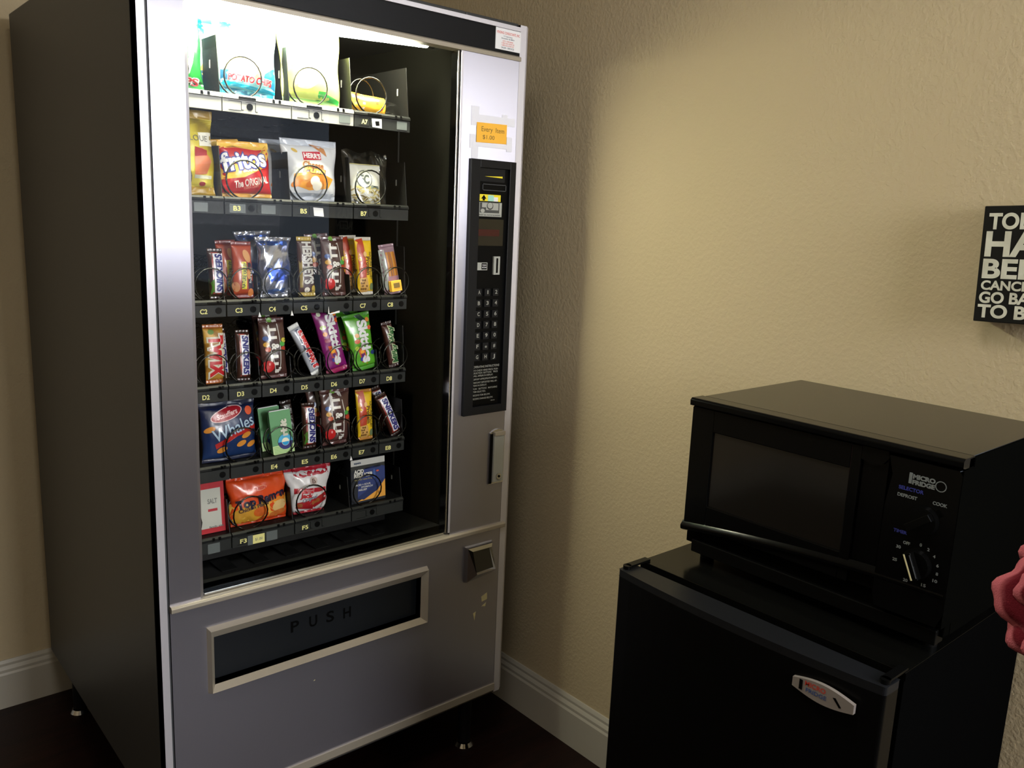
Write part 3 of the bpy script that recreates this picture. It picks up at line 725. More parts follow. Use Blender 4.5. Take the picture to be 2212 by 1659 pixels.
def B_row():
    p = Pack(.125, .125, .158, .045, foil='foil', seed=5, seal=.10, wr=1.6)
    p.poly([(.45, .72), (.92, .74), (.92, .58), (.45, .56)], (240, 238, 225), 2); p.text('LOUE', .45, .655, .036, .011, (110, 110, 100), 0, .0, 3)
    p.poly([(.3, .52), (.55, .55), (.85, .40), (.7, .25), (.3, .22)], (206, 120, 84), 1); p.poly([(.3, .55), (.7, .52), (.68, .46), (.3, .44)], (150, 30, 36), 2); p.rect(.3, .85, .19, .23, (190, 190, 170), 2); p.ell(.55, .13, .006, .004, (150, 40, 40), 0, 2)
    place(p.make('chip_bag', blotch([(150, 128, 24), (190, 168, 40), (214, 196, 70)], 3, 50), (176, 140, 30)), .1085, z['B'], .112, 0, 6, 'shiny gold crisp bag cut by the left panel, second row', 'bag of crisps')
    h = .108
    p = Pack(.104, .104, h, .042, seed=6, seal=.07, tseal=.10, wr=.9)
    p.poly([(-1, .52), (-.2, .60), (.55, .78), (.9, .95), (1, .8), (.6, .52), (-.2, .34), (-1, .30)], (236, 186, 70), 1)
    p.poly([(-1, .95), (1, .98), (1, .88), (.4, .84), (-.4, .88), (-1, .84)], (240, 196, 80), 1)
    p.text('fritos', -.12, .66, .088, .034, (245, 245, 245), 9, .03, 5, out=(50, 60, 150), ob=.075)
    p.text('The ORIGINAL', .12, .27, .070, .013, (245, 225, 215), 10, .03, 3); p.text('CORN CHIPS', .1, .18, .030, .005, (240, 160, 140), 10, .02, 3); p.text('BRAND', .05, .47, .030, .005, (245, 245, 245), 9, .03, 3)
    a = place(p.make('chip_bag', (196, 30, 32), (232, 176, 70)), .2325, z['B'], .112, -.02, 6, 'red and yellow corn chip bag in the second row', 'bag of crisps')
    behind(a, 1, .062, ['folded orange crisp bag showing above and left of the red one'], dx=-.026, dz=.004, lean=-.10)
    p = Pack(.130, .106, .124, .042, seed=7, seal=.08, tseal=.10, wr=.9)
    p.poly([(-.42, .78), (.32, .80), (.32, .66), (-.42, .64)], (196, 28, 52), 1); p.text("HERR'S", -.05, .72, .036, .010, (245, 240, 240), -2, .04, 3)
    p.text('Cheese', -.05, .57, .046, .012, (150, 90, 60), -4, .04, 3, shear=.2, out=(250, 236, 180)); p.text('Puffs', 0, .49, .05, .012, (235, 190, 90), -4, .04, 3, shear=.2, out=(150, 90, 60))
    p.poly([(-.85, .24), (-.8, .42), (-.2, .46), (.3, .44), (.85, .36), (.6, .2), (-.2, .16)], (236, 160, 50), 1)
    for x, z_ in ((-.6, .34), (-.3, .38), (-.2, .26), (.5, .32), (.25, .36), (-.75, .26)): p.ell(x, z_, .010, .006, (224, 130, 30), .5, 2)
    for x, z_ in ((0, .31), (.1, .24)): p.ell(x, z_, .011, .010, (250, 244, 225), .3, 3)
    p.poly([(.0, .93), (.55, .90), (.6, .72), (.2, .84)], (206, 140, 84), 1); p.ell(-.72, .80, .007, .0035, (214, 180, 90), -.5, 1); p.poly([(-.9, .12), (.9, .12), (.8, .03), (-.8, .03)], (180, 186, 196), 1)
    a = place(p.make('chip_bag', (218, 220, 224), (196, 202, 214)), .374, z['B'], .112, -.012, 6, 'white bag of orange cheese puffs with flat pale top seal, second row', 'bag of crisps')
    behind(a, 1, .062, ['white puff bag mostly hidden behind the front white one'], dx=-.014, lean=-.03)
    # noodle pack in clear film
    p = Pack(.084, .080, .084, .030, foil='matte', seed=8, seal=.04, tseal=.02, wr=.4)
    p.ell(-.15, .60, .019, .019, (90, 100, 96), 0, 1); p.ell(-.15, .60, .017, .017, (226, 226, 218), 0, 2); p.text('EC', -.15, .60, .022, .018, (90, 100, 96), 0, .04, 3)
    p.poly([(.25, .45), (.75, .44), (.8, .36), (.5, .42), (.2, .36)], (100, 110, 104), 2)
    rs = random.Random(5)
    for i in range(46):
        p.ell(rs.uniform(-.85, .85), rs.uniform(.05, .36), .0058, .0016, rs.choice([(226, 214, 150), (170, 150, 90), (206, 190, 120), (120, 104, 60)]), rs.uniform(-.9, .9), 1)
    p.rect(-.9, .9, .36, .43, (214, 204, 130), 0)
    o = p.make('noodle_pack', (226, 226, 218), (190, 180, 120))
    m = MB(); rs = random.Random(9)
    for s_ in (0, 1):
        m.grid(lambda u, v: ((-.051+.112*u)*(1-.10*(1-v)), (-.0185 if s_ == 0 else .0185)*math.sin(PI*min(1, max(0, u)))**.4*(1-v**6)-.0015*math.sin(u*22+v*13), -.002+.112*v+.004*math.sin(u*12)*v), 18, 18, 'clear', flip=bool(s_))
    m.build('clear_film', o)
    place(o, .4975, z['B'], .108, -.0, 6, 'clear film packet of pale noodles with round grey logo, second row', 'packet of noodles')
B_row()

def C_row():
    o = snickers(.098, .026, 90, 20, True)
    a = place(o, .164, z['C'], .100, .0, 6, 'brown chocolate bar with upward blue lettering, leftmost in the third row', 'chocolate bar')
    p = Pack(.040, .044, .112, .022, p=2.4, seed=21, seal=.07)
    p.rect(.35, .95, .1, .62, (40, 34, 56), 0); p.rect(-.25, .20, .16, .64, (222, 208, 40), 1); p.text('NATURE VALLEY', -.03, .40, .050, .0075, (60, 80, 30), 84, .03, 3)
    p.ell(.30, .74, .007, .013, (206, 150, 96), .3, 2); p.ell(-.75, .2, .007, .010, (190, 130, 90), .2, 1); p.ell(.6, .10, .006, .008, (214, 130, 70), 0, 2); p.text('Fruit & Nut', .62, .40, .030, .005, (220, 220, 220), 84, .02, 2); p.ell(.4, .42, .004, .010, (214, 150, 80), .1, 2)
    a = place(p.make('granola_bar', (168, 66, 36), (120, 46, 38)), .2185, z['C'], .101, .0, 6, 'rust-brown granola bar with yellow name panel in the third row', 'snack bar')
    behind(a, 1, .036, ['dark red granola bar wrapper just behind the rust-brown one'], dx=-.012, dz=.001, lean=-.05)
    p = Pack(.076, .064, .122, .024, foil='shiny', seed=22, seal=.06, wr=3.2)
    p.rect(-.9, .9, .86, .93, (60, 90, 170), 0); p.poly([(-.7, .5), (.2, .45), (.9, .55), (.9, .3), (-.4, .25)], (60, 84, 168), 0); p.poly([(-.6, .12), (.6, .16), (.5, .08), (-.5, .04)], (70, 110, 190), 0)
    a = place(p.make('snack_bag', blotch([(120, 124, 150), (205, 208, 220), (160, 166, 190), (110, 120, 168)], 5, 40), (190, 194, 206)), .2865, z['C'], .101, .0, 6, 'crumpled silver and blue foil bag in the third row', 'snack bag')
    behind(a, 1, .036, ['silver crinkled foil bag behind and left of the silver and blue one'], dx=-.022, dz=.010, lean=-.05)
    p = Pack(.034, .038, .124, .018, p=3, seed=23, seal=.07, wr=.5, vexp=.3)
    p.text("HERSHEY'S", .15, .56, .088, .020, (196, 194, 188), -90, .05, 3); p.rect(-.85, -.55, .15, .6, (150, 130, 70), 0); p.ell(-.1, .11, .006, .0055, (236, 228, 214), 0, 2); p.ell(.7, .12, .005, .008, (190, 164, 60), 0, 2)
    a = place(p.make('chocolate_bar', (66, 34, 28), (176, 150, 60)), .356, z['C'], .100, -.008, 6, 'dark brown chocolate bar with silver capitals and gold ends, third row', 'chocolate bar')
    a = place(mms(.126, .056, 24), .421, z['C'], .101, -.005, 6, 'brown candy bag with big white letters in the third row', 'bag of candy')
    behind(a, 1, .036, ['brown candy bag behind the front one in the third row'], dx=-.010, dz=.004, lean=-.07)
    def prot(seed, h, base_seal):
        p = Pack(.042, .038, h, .020, p=2.6, seed=seed, seal=.06, wr=.6)
        p.poly([(-.95, .95), (-.1, .98), (.05, .5), (.0, .3), (-.8, .28)], (182, 62, 32), 0); p.poly([(-.8, .28), (.1, .30), (.4, .10), (.2, .05), (-.7, .04)], (206, 160, 90), 1)
        p.text('Protein', .28, .50, .040, .009, (96, 60, 30), -90, .03, 3); p.text('NATURE VALLEY', .66, .50, .060, .006, (96, 90, 40), -90, .02, 3)
        p.ell(-.05, .70, .004, .006, (226, 180, 120), 0, 2); p.ell(.72, .14, .005, .008, (110, 126, 90), 0, 2)
        for i in range(9): p.ell(-.6+.13*(i % 6), .10+.05*(i % 4), .0025, .002, (120, 84, 40), .4*i, 2)
        return p.make('granola_bar', (226, 186, 30), base_seal)
    a = place(prot(25, .126, (196, 190, 178)), .497, z['C'], .100, -.012, 6, 'yellow and red nut bar in the third row', 'snack bar')
    behind(a, 1, .036, ['nut bar with pale top seal peeking left behind the yellow and red one, third row'], dx=-.014, dz=.002, lean=-.03)
    # stick snack with dip tub
    p = Pack(.040, .044, .112, .018, foil='foil', seed=26, seal=.05, wr=.6)
    p.rect(-1, -.45, .1, .9, (150, 156, 150), 0); p.rect(-.5, .9, .20, .36, (146, 110, 130), 1)
    for i, x in enumerate((-.25, .05, .35, .6)): p.rect(x-.12, x+.12, .36, .84, ((196, 132, 52), (168, 104, 36))[i % 2], 1)
    o = p.make('snack_sticks', (140, 112, 124), (150, 120, 132))
    m = MB(); m.box(-.013, .013, -.021, -.009, .006, .030, 'orange'); m.box(-.008, .008, -.0218, -.0205, .014, .025, 'ink'); m.build('dip_tub', o, bevel=.003, seg=3)
    place(o, .5685, z['C'], .099, -.13, 6, 'stick snack pack with orange dip tub, rightmost in the third row', 'snack pack')
    return prot
prot = C_row()

def D_row():
    p = Pack(.040, .040, .118, .020, foil='foil', p=2.6, seed=30, seal=.07, wr=.7)
    p.text('TWIX', .18, .46, .084, .028, (188, 28, 38), -90, .06, 4, out=(206, 200, 180), ob=.14); p.ell(-.3, .87, .006, .005, (90, 130, 50), 0, 1)
    place(p.make('candy_bar', blotch([(176, 128, 48), (150, 104, 34), (206, 160, 76)], 8, 60), (160, 86, 26)), .157, z['D'], .100, -.0, 6, 'gold bar with big red letters, leftmost in the fourth row', 'chocolate bar')
    a = place(snickers(.104, .024, -90, 31), .2145, z['D'], .100, .02, 6, 'narrow brown bar with blue lettering reading down, fourth row', 'chocolate bar')
    behind(a, 1, .036, ['second blue-lettered bar just behind the narrow one in the fourth row'], dx=-.030, lean=-.03)
    a = place(mms(.126, .058, 32), .281, z['D'], .101, -.008, 6, 'brown candy bag with big white letters in the fourth row', 'bag of candy')
    behind(a, 1, .036, ['brown candy bag behind the front one in the fourth row'], dx=.002, dz=.007, lean=.0)
    p = Pack(.025, .025, .120, .019, p=3, seed=33, seal=.08, wr=.7, vexp=.3)
    p.rect(-.35, .98, .14, .90, (26, 34, 84), 0); p.text('3 Musketeers', .28, .50, .088, .0125, (196, 40, 44), 90, .06, 4, out=(232, 232, 236), ob=.16, shear=.1)
    place(p.make('candy_bar', (170, 174, 184), (214, 216, 214)), .379, z['D'], .100, -.43, 6, 'silver and blue bar with red lettering, leaning strongly to the left', 'chocolate bar')
    fr = [(-.6, .90, (220, 230, 200)), (-.55, .70, (150, 170, 60)), (-.5, .6, (220, 140, 40)), (.75, .86, (226, 130, 40)), (.85, .76, (226, 100, 40)), (-.4, .5, (150, 60, 90))]
    a = place(skittles(.148, .060, (124, 24, 104), (150, 26, 84), fr, 34), .4285, z['D'], .100, -.20, 6, 'purple fruit candy bag in the fourth row', 'bag of candy')
    fr = [(.8, .86, (214, 130, 60)), (.85, .72, (214, 90, 60)), (-.35, .62, (214, 150, 70)), (-.4, .52, (206, 100, 60)), (-.5, .4, (190, 220, 80)), (.8, .28, (40, 60, 120))]
    a = place(skittles(.128, .070, (84, 158, 40), (70, 140, 44), fr, 35), .498, z['D'], .100, -.15, 6, 'bright green fruit candy bag in the fourth row', 'bag of candy')
    behind(a, 2, .036, ['green candy bag directly behind the bright green one', 'dark green bag edge furthest back in that fourth row slot'], dx=-.014, dz=.004, lean=-.10)
    p = Pack(.027, .027, .106, .019, p=3, seed=36, seal=.07, wr=.5, vexp=.3)
    p.text('Milky Way', .25, .50, .086, .015, (50, 100, 56), 90, .05, 4, out=(200, 206, 170), ob=.13, shear=.1)
    place(p.make('candy_bar', (66, 34, 28), (54, 30, 26)), .575, z['D'], .100, -.17, 6, 'dark brown bar with green lettering, rightmost in the fourth row', 'chocolate bar')
D_row()

def E_row():
    p = Pack(.118, .114, .124, .040, seed=40, seal=.06, tseal=.10, wr=.9)
    p.ell(-.10, .78, .035, .013, (230, 200, 200), .28, 1); p.ell(-.10, .78, .033, .0115, (160, 26, 40), .28, 2); p.text('Stauffers', -.10, .78, .046, .010, (230, 190, 190), 14, .03, 3, shear=.2)
    p.poly([(-.6, .30), (.2, .48), (.95, .56), (.95, .48), (.2, .40), (-.55, .22)], (176, 36, 32), 1)
    p.text('Whales', .1, .55, .090, .026, (160, 184, 204), 18, .01, 4, shear=.1)
    for x, z_ in ((.55, .40), (.35, .27), (.75, .24), (-.35, .20), (-.75, .55)): p.ell(x, z_, .011, .0055, (206, 134, 50), .35, 2)
    p.ell(.72, .80, .0075, .009, (214, 80, 40), 0, 2)
    place(p.make('snack_bag', grad((24, 50, 96), (20, 28, 62), .12), (26, 32, 58)), .1845, z['E'], .106, -.0, 6, 'navy blue fish cracker bag at the left of the fifth row', 'bag of crackers')
    # gum packs (card boxes)
    def gum():
        o = empty('gum_pack')
        p = Pack(.048, .048, .092, .0001, foil='matte', seed=3, seal=0, tseal=0, wr=0, p=60, vexp=0)
        w, h, t = .048, .092, .010
        p.rect(-1, 1, 0, .20, (196, 220, 160), 0)
        for i in range(5): p.rect(-.9, .9, .02+.035*i, .035+.035*i, (130, 180, 110), 1)
        p.ell(.22, .27, .0165, .0165, (34, 32, 110), 0, 2, 30)
        P = [(.22*.024+.0165*math.cos(t_), .27*.092+.0165*math.sin(t_)) for t_ in [PI*i/14 for i in range(15)]]
        p.tri(P+[(.22*.024, .27*.092)], [(i, i+1, 15) for i in range(14)], (70, 170, 214), 3)
        p.ell(.22, .27, .0085, .0085, (236, 232, 206), 0, 4); P = [(.22*.024+.0078*math.cos(t_), .27*.092+.0078*math.sin(t_)) for t_ in [PI+PI*i/14 for i in range(15)]]
        p.tri(P+[(.22*.024, .27*.092)], [(i, i+1, 15) for i in range(14)], (20, 150, 206), 5)
        p.text('rbit', .18, .60, .036, .014, (206, 206, 190), 90, .06, 5)
        V = []; F = []; C = []
        def bx(x0, x1, y0, y1, z0, z1, c):
            o_ = len(V); V.extend([(x, y, z_) for z_ in (z0, z1) for y in (y0, y1) for x in (x0, x1)])
            F.extend([tuple(i+o_ for i in f) for f in [(0, 2, 3, 1), (4, 5, 7, 6), (0, 1, 5, 4), (2, 6, 7, 3), (0, 4, 6, 2), (1, 3, 7, 5)]]); C.extend([(*lin(c), 1)]*8)
        bx(-w/2, w/2, 0, t, 0, h, (96, 152, 104))
        for Pn, T, c in p.dec:
            o_ = len(V); V.extend([(a, -.00012*0+b+.0004-.0001, c_) for a, b, c_ in Pn.tolist()]); F.extend([(a+o_, b+o_, c_+o_) for a, b, c_ in T]); C.extend([(*c, 1)]*len(Pn))
        me = bpy.data.meshes.new('sleeve'); me.from_pydata(V, [], F); at = me.color_attributes.new('Col', 'FLOAT_COLOR', 'POINT'); at.data.foreach_set('color', np.array(C, dtype=np.float32).ravel())
        me.materials.append(M['matte']); me.update(); s = bpy.data.objects.new('sleeve', me); COL.objects.link(s); s.parent = o
        m = MB(); m.box(-w/2+.002, w/2-.002, .001, t-.001, .004, h+.0015, 'white'); m.build('inner_tray', o)
        return o
    a = place(gum(), .2975, z['E'], .092, -.06, 7, 'front green gum pack with blue ring in the fifth row', 'pack of gum')
    behind(a, 1, .036, ['second green gum pack standing behind the front one'], dx=-.008, dz=.001, lean=-.06)
    a = place(snickers(.100, .027, 90, 42, True), .3605, z['E'], .100, .01, 6, 'bar with upward blue lettering and green flap in the fifth row', 'chocolate bar')
    p = Pack(.026, .026, .106, .018, p=3, seed=43, seal=.07, wr=2.2, vexp=.3)
    p.text('MILK CHOC', .1, .5, .086, .012, (110, 110, 108), -90, .04, 3)
    place(p.make('candy_bar', (40, 26, 24), (36, 24, 22)), .3300, z['E'], .122, -.08, 8, 'crinkled dark bar wrapper left behind the fifth row blue-lettered bar', 'chocolate bar')
    a = place(mms(.124, .072, 44), .4275, z['E'], .101, -.0, 6, 'wide brown candy bag with white letters in the fifth row', 'bag of candy')
    behind(a, 1, .036, ['brown candy bag behind the wide one in the fifth row'], dx=-.010, dz=.006, lean=-.06)
    a = place(prot(45, .116, (176, 120, 50)), .5005, z['E'], .100, -.0, 6, 'yellow and orange nut bar in the fifth row', 'snack bar')
    a = place(snickers(.108, .025, -90, 46), .584, z['E'], .100, -.38, 6, 'blue-lettered bar leaning left at the right end of the fifth row', 'chocolate bar')
    behind(a, 1, .036, ['blue-lettered bar leaning behind the rightmost one of the fifth row'], dx=-.004, dz=.006, lean=-.28)
E_row()

def boxpack(name, w, h, t, base, dec, part='carton'):
    p = Pack(w, w, h, .0001, foil='matte', seed=3, seal=0, tseal=0, wr=0, p=60, vexp=0)
    dec(p)
    o = empty(name); V = []; F = []; C = []
    V.extend([(x, y, z_) for z_ in (0, h) for y in (0, t) for x in (-w/2, w/2)])
    F.extend([(0, 2, 3, 1), (4, 5, 7, 6), (0, 1, 5, 4), (2, 6, 7, 3), (0, 4, 6, 2), (1, 3, 7, 5)]); C.extend([(*lin(base), 1)]*8)
    for Pn, T, c in p.dec:
        o_ = len(V); V.extend([(a, b+.0003, c_) for a, b, c_ in Pn.tolist()]); F.extend([(a+o_, b+o_, c_+o_) for a, b, c_ in T]); C.extend([(*c, 1)]*len(Pn))
    me = bpy.data.meshes.new(part); me.from_pydata(V, [], F); at = me.color_attributes.new('Col', 'FLOAT_COLOR', 'POINT'); at.data.foreach_set('color', np.array(C, dtype=np.float32).ravel())
    me.materials.append(M['matte']); me.update(); s = bpy.data.objects.new(part, me); COL.objects.link(s); s.parent = o
    return o
def F_row():
    def d(p):
        p.rect(-.86, .80, .10, .86, (186, 186, 176), 1); p.text('SALT', .35, .62, .02, .010, (120, 120, 116), 0, .03, 2); p.rect(.1, .6, .42, .47, (170, 40, 50), 2); p.text('family size', .5, .12, .03, .004, (90, 90, 90), 0, .02, 2)
    o = boxpack('medicine_carton', .078, .108, .022, (176, 22, 36), d)
    m = MB(); m.grid(lambda u, v: (-.039+.078*u, .011*(1-math.cos(PI*v)), .108+.004*math.sin(PI*v)), 8, 8, 'bred'); m.build('rounded_lid', o)
    place(o, .133, z['F'], .104, 0, 5, 'red carton with pale window at the left end of the bottom row', 'carton')
    p = Pack(.134, .126, .108, .042, seed=50, seal=.04, tseal=.10, wr=1.5, vexp=.3)
    p.rect(-1, 1, .08, .46, (222, 176, 76), 0); p.poly([(.2, .46), (1, .50), (1, .40), (.3, .40)], (222, 130, 40), 1)
    p.ell(-.45, .22, .036, .019, (204, 150, 50), .1, 1); p.ell(-.02, .25, .016, .011, (206, 96, 30), .2, 2); p.ell(.66, .3, .018, .012, (216, 180, 120), .2, 1); p.ell(.6, .16, .022, .006, (200, 110, 50), .1, 2)
    p.text('Top Ramen', .02, .50, .108, .018, (34, 28, 52), 8, .05, 4); p.text('Chicken Flavor', -.25, .36, .066, .008, (70, 50, 50), 10, .03, 3); p.ell(0, .72, .014, .005, (220, 130, 100), .1, 2); p.text('NISSIN', 0, .72, .022, .006, (190, 40, 40), 4, .03, 3)
    a = place(p.make('noodle_pack', (214, 74, 28), (206, 66, 26)), .247, z['F'], .112, -.0, 6, 'orange and yellow noodle soup packet in the bottom row', 'packet of noodles')
    behind(a, 1, .062, ['second orange noodle packet showing above the front one'], dx=-.020, dz=.006, lean=-.03)
    p = Pack(.116, .076, .104, .036, seed=51, seal=.05, tseal=.07, wr=1.8, vexp=.35)
    p.poly([(-1, .98), (1.2, .98), (1.25, .82), (-1, .78)], (172, 26, 46), 0)
    p.poly([(-1, .58), (1, .52), (1, .44), (-1, .46)], (176, 30, 46), 1); p.text('Caramel', -.35, .50, .036, .010, (200, 50, 60), -6, .04, 3, out=(230, 226, 226)); p.text('Jack', -.3, .40, .030, .010, (186, 34, 44), -6, .04, 3)
    p.poly([(-.9, .26), (.1, .30), (1, .44), (1, .24), (.1, .08), (-.9, .14)], (160, 28, 36), 1); p.text('Original', -.1, .33, .036, .008, (120, 124, 140), 12, .02, 3, shear=.3)
    for x, z_ in ((.15, .22), (.4, .26), (-.7, .2)): p.ell(x, z_, .006, .005, (150, 84, 44), 0, 2)
    p.ell(.15, .70, .009, .009, (190, 176, 170), 0, 2); p.text('B', .15, .70, .009, .010, (110, 84, 80), 0, .03, 3)
    a = place(p.make('popcorn_bag', (214, 212, 214), (166, 28, 46)), .362, z['F'], .108, .02, 6, 'red and white caramel popcorn bag in the bottom row', 'bag of popcorn')
    p = Pack(.084, .080, .104, .030, seed=52, seal=.05, tseal=.07, wr=1.2)
    p.text('NEW', -.55, .80, .022, .011, (196, 170, 70), 4, .05, 2); p.text('TASTY', -.5, .62, .024, .009, (200, 204, 214), 4, .05, 2); p.text('SIZE', -.5, .48, .020, .009, (200, 204, 214), 4, .05, 2)
    place(p.make('popcorn_bag', (30, 34, 70), (28, 30, 56)), .350, z['F']+.004, .168, -.12, 7, 'dark blue bag marked new, behind the red and white popcorn bag', 'bag of popcorn')
    def d(p):
        p.rect(-1, 1, .86, 1, (196, 196, 192), 1); p.rect(-1, 1, .76, .86, (40, 42, 40), 0)
        p.poly([(-.65, .10), (1, .18), (1, .84), (-.2, .78), (-.6, .5)], (38, 54, 112), 0); p.poly([(-.65, .04), (1, .06), (1, .46), (.5, .22)], (226, 160, 60), 1)
        p.poly([(-.7, .12), (.95, .50), (.55, .24), (-.3, .06)], (24, 40, 90), 2)
        p.text('ACID', -.55, .73, .026, .0085, (206, 206, 200), 0, .05, 3); p.text('REDUCER', -.28, .64, .050, .0085, (206, 206, 200), 0, .05, 3)
        p.text('Famotidine Tablets 20 mg', -.3, .54, .046, .003, (170, 160, 90), 0, .02, 3); p.text('ACID + SOUR', -.32, .42, .040, .004, (200, 200, 200), 0, .03, 3); p.text('STOMACH', -.1, .36, .030, .004, (200, 200, 200), 0, .03, 3); p.text('RELIEF', -.35, .30, .022, .004, (200, 200, 200), 0, .03, 3)
        p.text('equate', -.62, .93, .018, .005, (40, 60, 90), 0, .03, 3); p.ell(.35, .62, .003, .012, (60, 90, 150), 0, 2); p.ell(.55, .68, .004, .002, (200, 80, 50), 0, 3); p.ell(.62, .17, .003, .004, (150, 100, 40), 0, 3)
    o = boxpack('medicine_carton', .090, .102, .030, (26, 30, 40), d)
    place(o, .510, z['F'], .098, -.0, 4, 'dark blue and orange medicine carton at the right of the bottom row', 'carton')
F_row()

GR = {'bag of crisps': 'crisp bags on the two upper trays', 'chocolate bar': 'chocolate bars in the machine', 'bag of candy': 'candy bags in the machine',
      'snack bar': 'nut and granola bars in the machine', 'pack of gum': 'gum packs in the machine', 'packet of noodles': 'noodle packets in the machine',
      'bag of popcorn': 'popcorn bags on the bottom tray', 'carton': 'cartons on the bottom tray', 'snack bag': 'foil snack bags on the third tray'}
for o in bpy.data.objects:
    if o.parent is None and o.get('category') in GR: o['group'] = GR[o['category']]

# ------------------------------------------------------------------ mini fridge
FR = empty('mini_fridge', (.8, -.88, 0))
tag(FR, 'waist-high glossy black mini fridge against the tan wall, carrying the microwave', 'fridge')
def local(o, root): o.location = Vector(o.location)-root.location
fx, fy0, fy1, fz = .592, -.654, -1.108, .834
m = MB(); m.box(fx, 1.034, fy1, fy0, .03, fz-.012, 'fridgeside'); m.box(fx-.002, 1.035, fy1-.001, fy0+.001, fz-.012, fz, 'fridgetop'); m.box(fx-.002, 1.035, fy1-.002, fy1-.001, fz-.012, fz-.0008, 'fridgeside'); local(m.build('fridge_cabinet', FR, bevel=.003), FR)
m = MB()
N = 16
outer = []; 
for i in range(N+1):
    t = i/N; y = fy0+.002+(fy1-.004-fy0)*t
    outer.append((.536-.014*math.sin(PI*t)**.8, y))
prof = outer+[(.572, fy1-.003), (.572, fy0+.002)]
m.prism(prof, 2, .05, .820, 'fridge', smooth=False)
# top of the door: shallow sloped cap with rounded corners
m.prism([(x+(.000 if i <= N else 0), y) for i, (x, y) in enumerate(prof)], 2, .820, .832, 'black')
D_ = m.build('fridge_door', FR, bevel=.004, seg=3); local(D_, FR)
m = MB(); m.box(.572, .590, fy1+.006, fy0-.006, .06, .80, 'slot'); local(m.build('door_gasket', FR), FR)
for y in (fy0-.006, fy1+.006):
    m = MB(); m.cyl((.548, y, .830), (.548, y, .838), .007, 'fridge', 12); m.box(.548, .60, y-.006, y+.006, .8345, .838, 'fridge'); local(m.build('hinge', FR), FR)
m = MB()
for x in (.62, .97):
    for y in (fy0-.03, fy1+.03): m.cyl((x, y, 0), (x, y, .03), .015, 'slot')
local(m.build('fridge_foot', FR), FR)
# badge, tapered lens outline
m = MB(); n = 14; top = []; bot = []
for i in range(n+1):
    t = i/n; y = -.9905-.0885*t; zc = .7925-.001*t; hh = .0065+.0075*math.sin(PI*t)
    top.append((y, zc+hh)); bot.append((y, zc-hh))
xs = .5345-.012*math.sin(PI*.74)**.8-.0035
outl = top+bot[::-1]
m.prism(outl, 0, xs-.002, xs+.004, 'badge')
m.text('I', -1.0035, .7935, .005, .012, 'slot', plane='x', at=xs-.0026, bold=.1)
m.text('MICRO', -1.0245, .7985, .030, .0068, 'bred', plane='x', at=xs-.0026, bold=.02); m.text('FRIDGE', -1.0265, .7895, .030, .0056, 'bblue', plane='x', at=xs-.0026, bold=.02)
m.prism([(-1.050, .7955), (-1.0535, .7965), (-1.0625, .7865), (-1.060, .785)], 0, xs-.0026, xs-.002, 'slot')
b = m.build('badge', FR); local(b, FR); b['label'] = 'small grey lens-shaped badge with red and blue lettering'

# ------------------------------------------------------------------ microwave
MW = empty('microwave', (.8, -.9, fz))
tag(MW, 'small glossy black microwave with two dials, sitting on the mini fridge', 'microwave')
x0 = .654
m = MB(); m.box(.690, .992, -1.117, -.684, .862, 1.117, 'mwtop'); m.box(.690, .993, -1.1195, -1.117, .862, 1.1155, 'mwside'); m.box(.6565, .690, -1.1200, -1.1190, .880, 1.1020, 'mwside'); local(m.build('casing', MW, bevel=.003), MW)
m = MB(); m.box(.672, .690, -1.119, -.683, .862, 1.117, 'mwside')
m.prism([(x0+.004, 1.1175), (x0, 1.1140), (x0+.0005, 1.1050), (x0+.006, 1.1035), (.688, 1.1035), (.688, 1.1175)], 1, -1.119, -.681, 'mw')
m.box(.664, .690, -1.112, -.70, .85, .872, 'slot')
local(m.build('front_frame', MW, bevel=.0015), MW)
# door slab with curved bottom lip; window recess; scooped handle
dy0, dy1 = -.683, -1.022
m = MB()
m.box(x0+.006, .672, -.7265, dy0, .897, 1.1030, 'mw')        # left stile
m.box(x0+.006, .672, -.9645, -.7265, 1.0660, 1.1030, 'mw')   # top
m.box(x0+.006, .672, -.9645, -.7265, .897, .9385, 'mw')
m.box(x0+.006, .672, -.9800, -.9645, .897, 1.1030, 'mw')
m.box(x0+.012, .672, -1.0180, -.9800, .897, 1.1030, 'mw')    # handle scoop floor
m.prism([(-.9800, 1.1030), (-1.0180, 1.1030), (-1.0200, 1.094), (-1.012, 1.083), (-1.0000, 1.078), (-.9800, 1.084)], 0, x0+.007, x0+.012, 'mw')
lip = []
for i in range(13):
    t = i/12; y = -.6805-.4365*t; zz_ = .8915+.034*math.sin(PI*.5*min(1, t*1.05))
    lip.append((y, zz_))
vs = []; 
for (y, zl) in lip:
    vs += [(x0+.008, y, zl+.010), (x0+.001, y, zl+.002), (x0+.002, y, zl-.005), (x0+.010, y, zl-.009), (.668, y, zl-.009)]
fs = []
for i in range(12):
    for j in range(4): a = i*5+j; fs.append((a, a+1, a+6, a+5))
m.add(vs, fs, 'mw', True)
local(m.build('door', MW, bevel=.0015), MW)
m = MB(); m.box(x0+.010, x0+.014, -.9645, -.7265, .9385, 1.066, 'mwglass')
local(m.build('door_window', MW), MW)
m = MB()
m.prism([(-1.022, 1.100), (-1.115, 1.100), (-1.119, 1.094), (-1.119, .900), (-1.112, .880), (-1.026, .880), (-1.022, .90), (-1.0235, 1.03), (-1.029, 1.075)], 0, x0+.002, .672, 'mw')
m.text('MICRO', -1.0720, 1.0790, .030, .006, 'paleprint', plane='x', at=x0+.0012, bold=.06); m.text('FRIDGE', -1.0720, 1.0710, .030, .006, 'paleprint', plane='x', at=x0+.0012, bold=.06)
m.box(x0+.0012, x0+.002, -1.056, -1.052, 1.068, 1.083, 'paleprint')
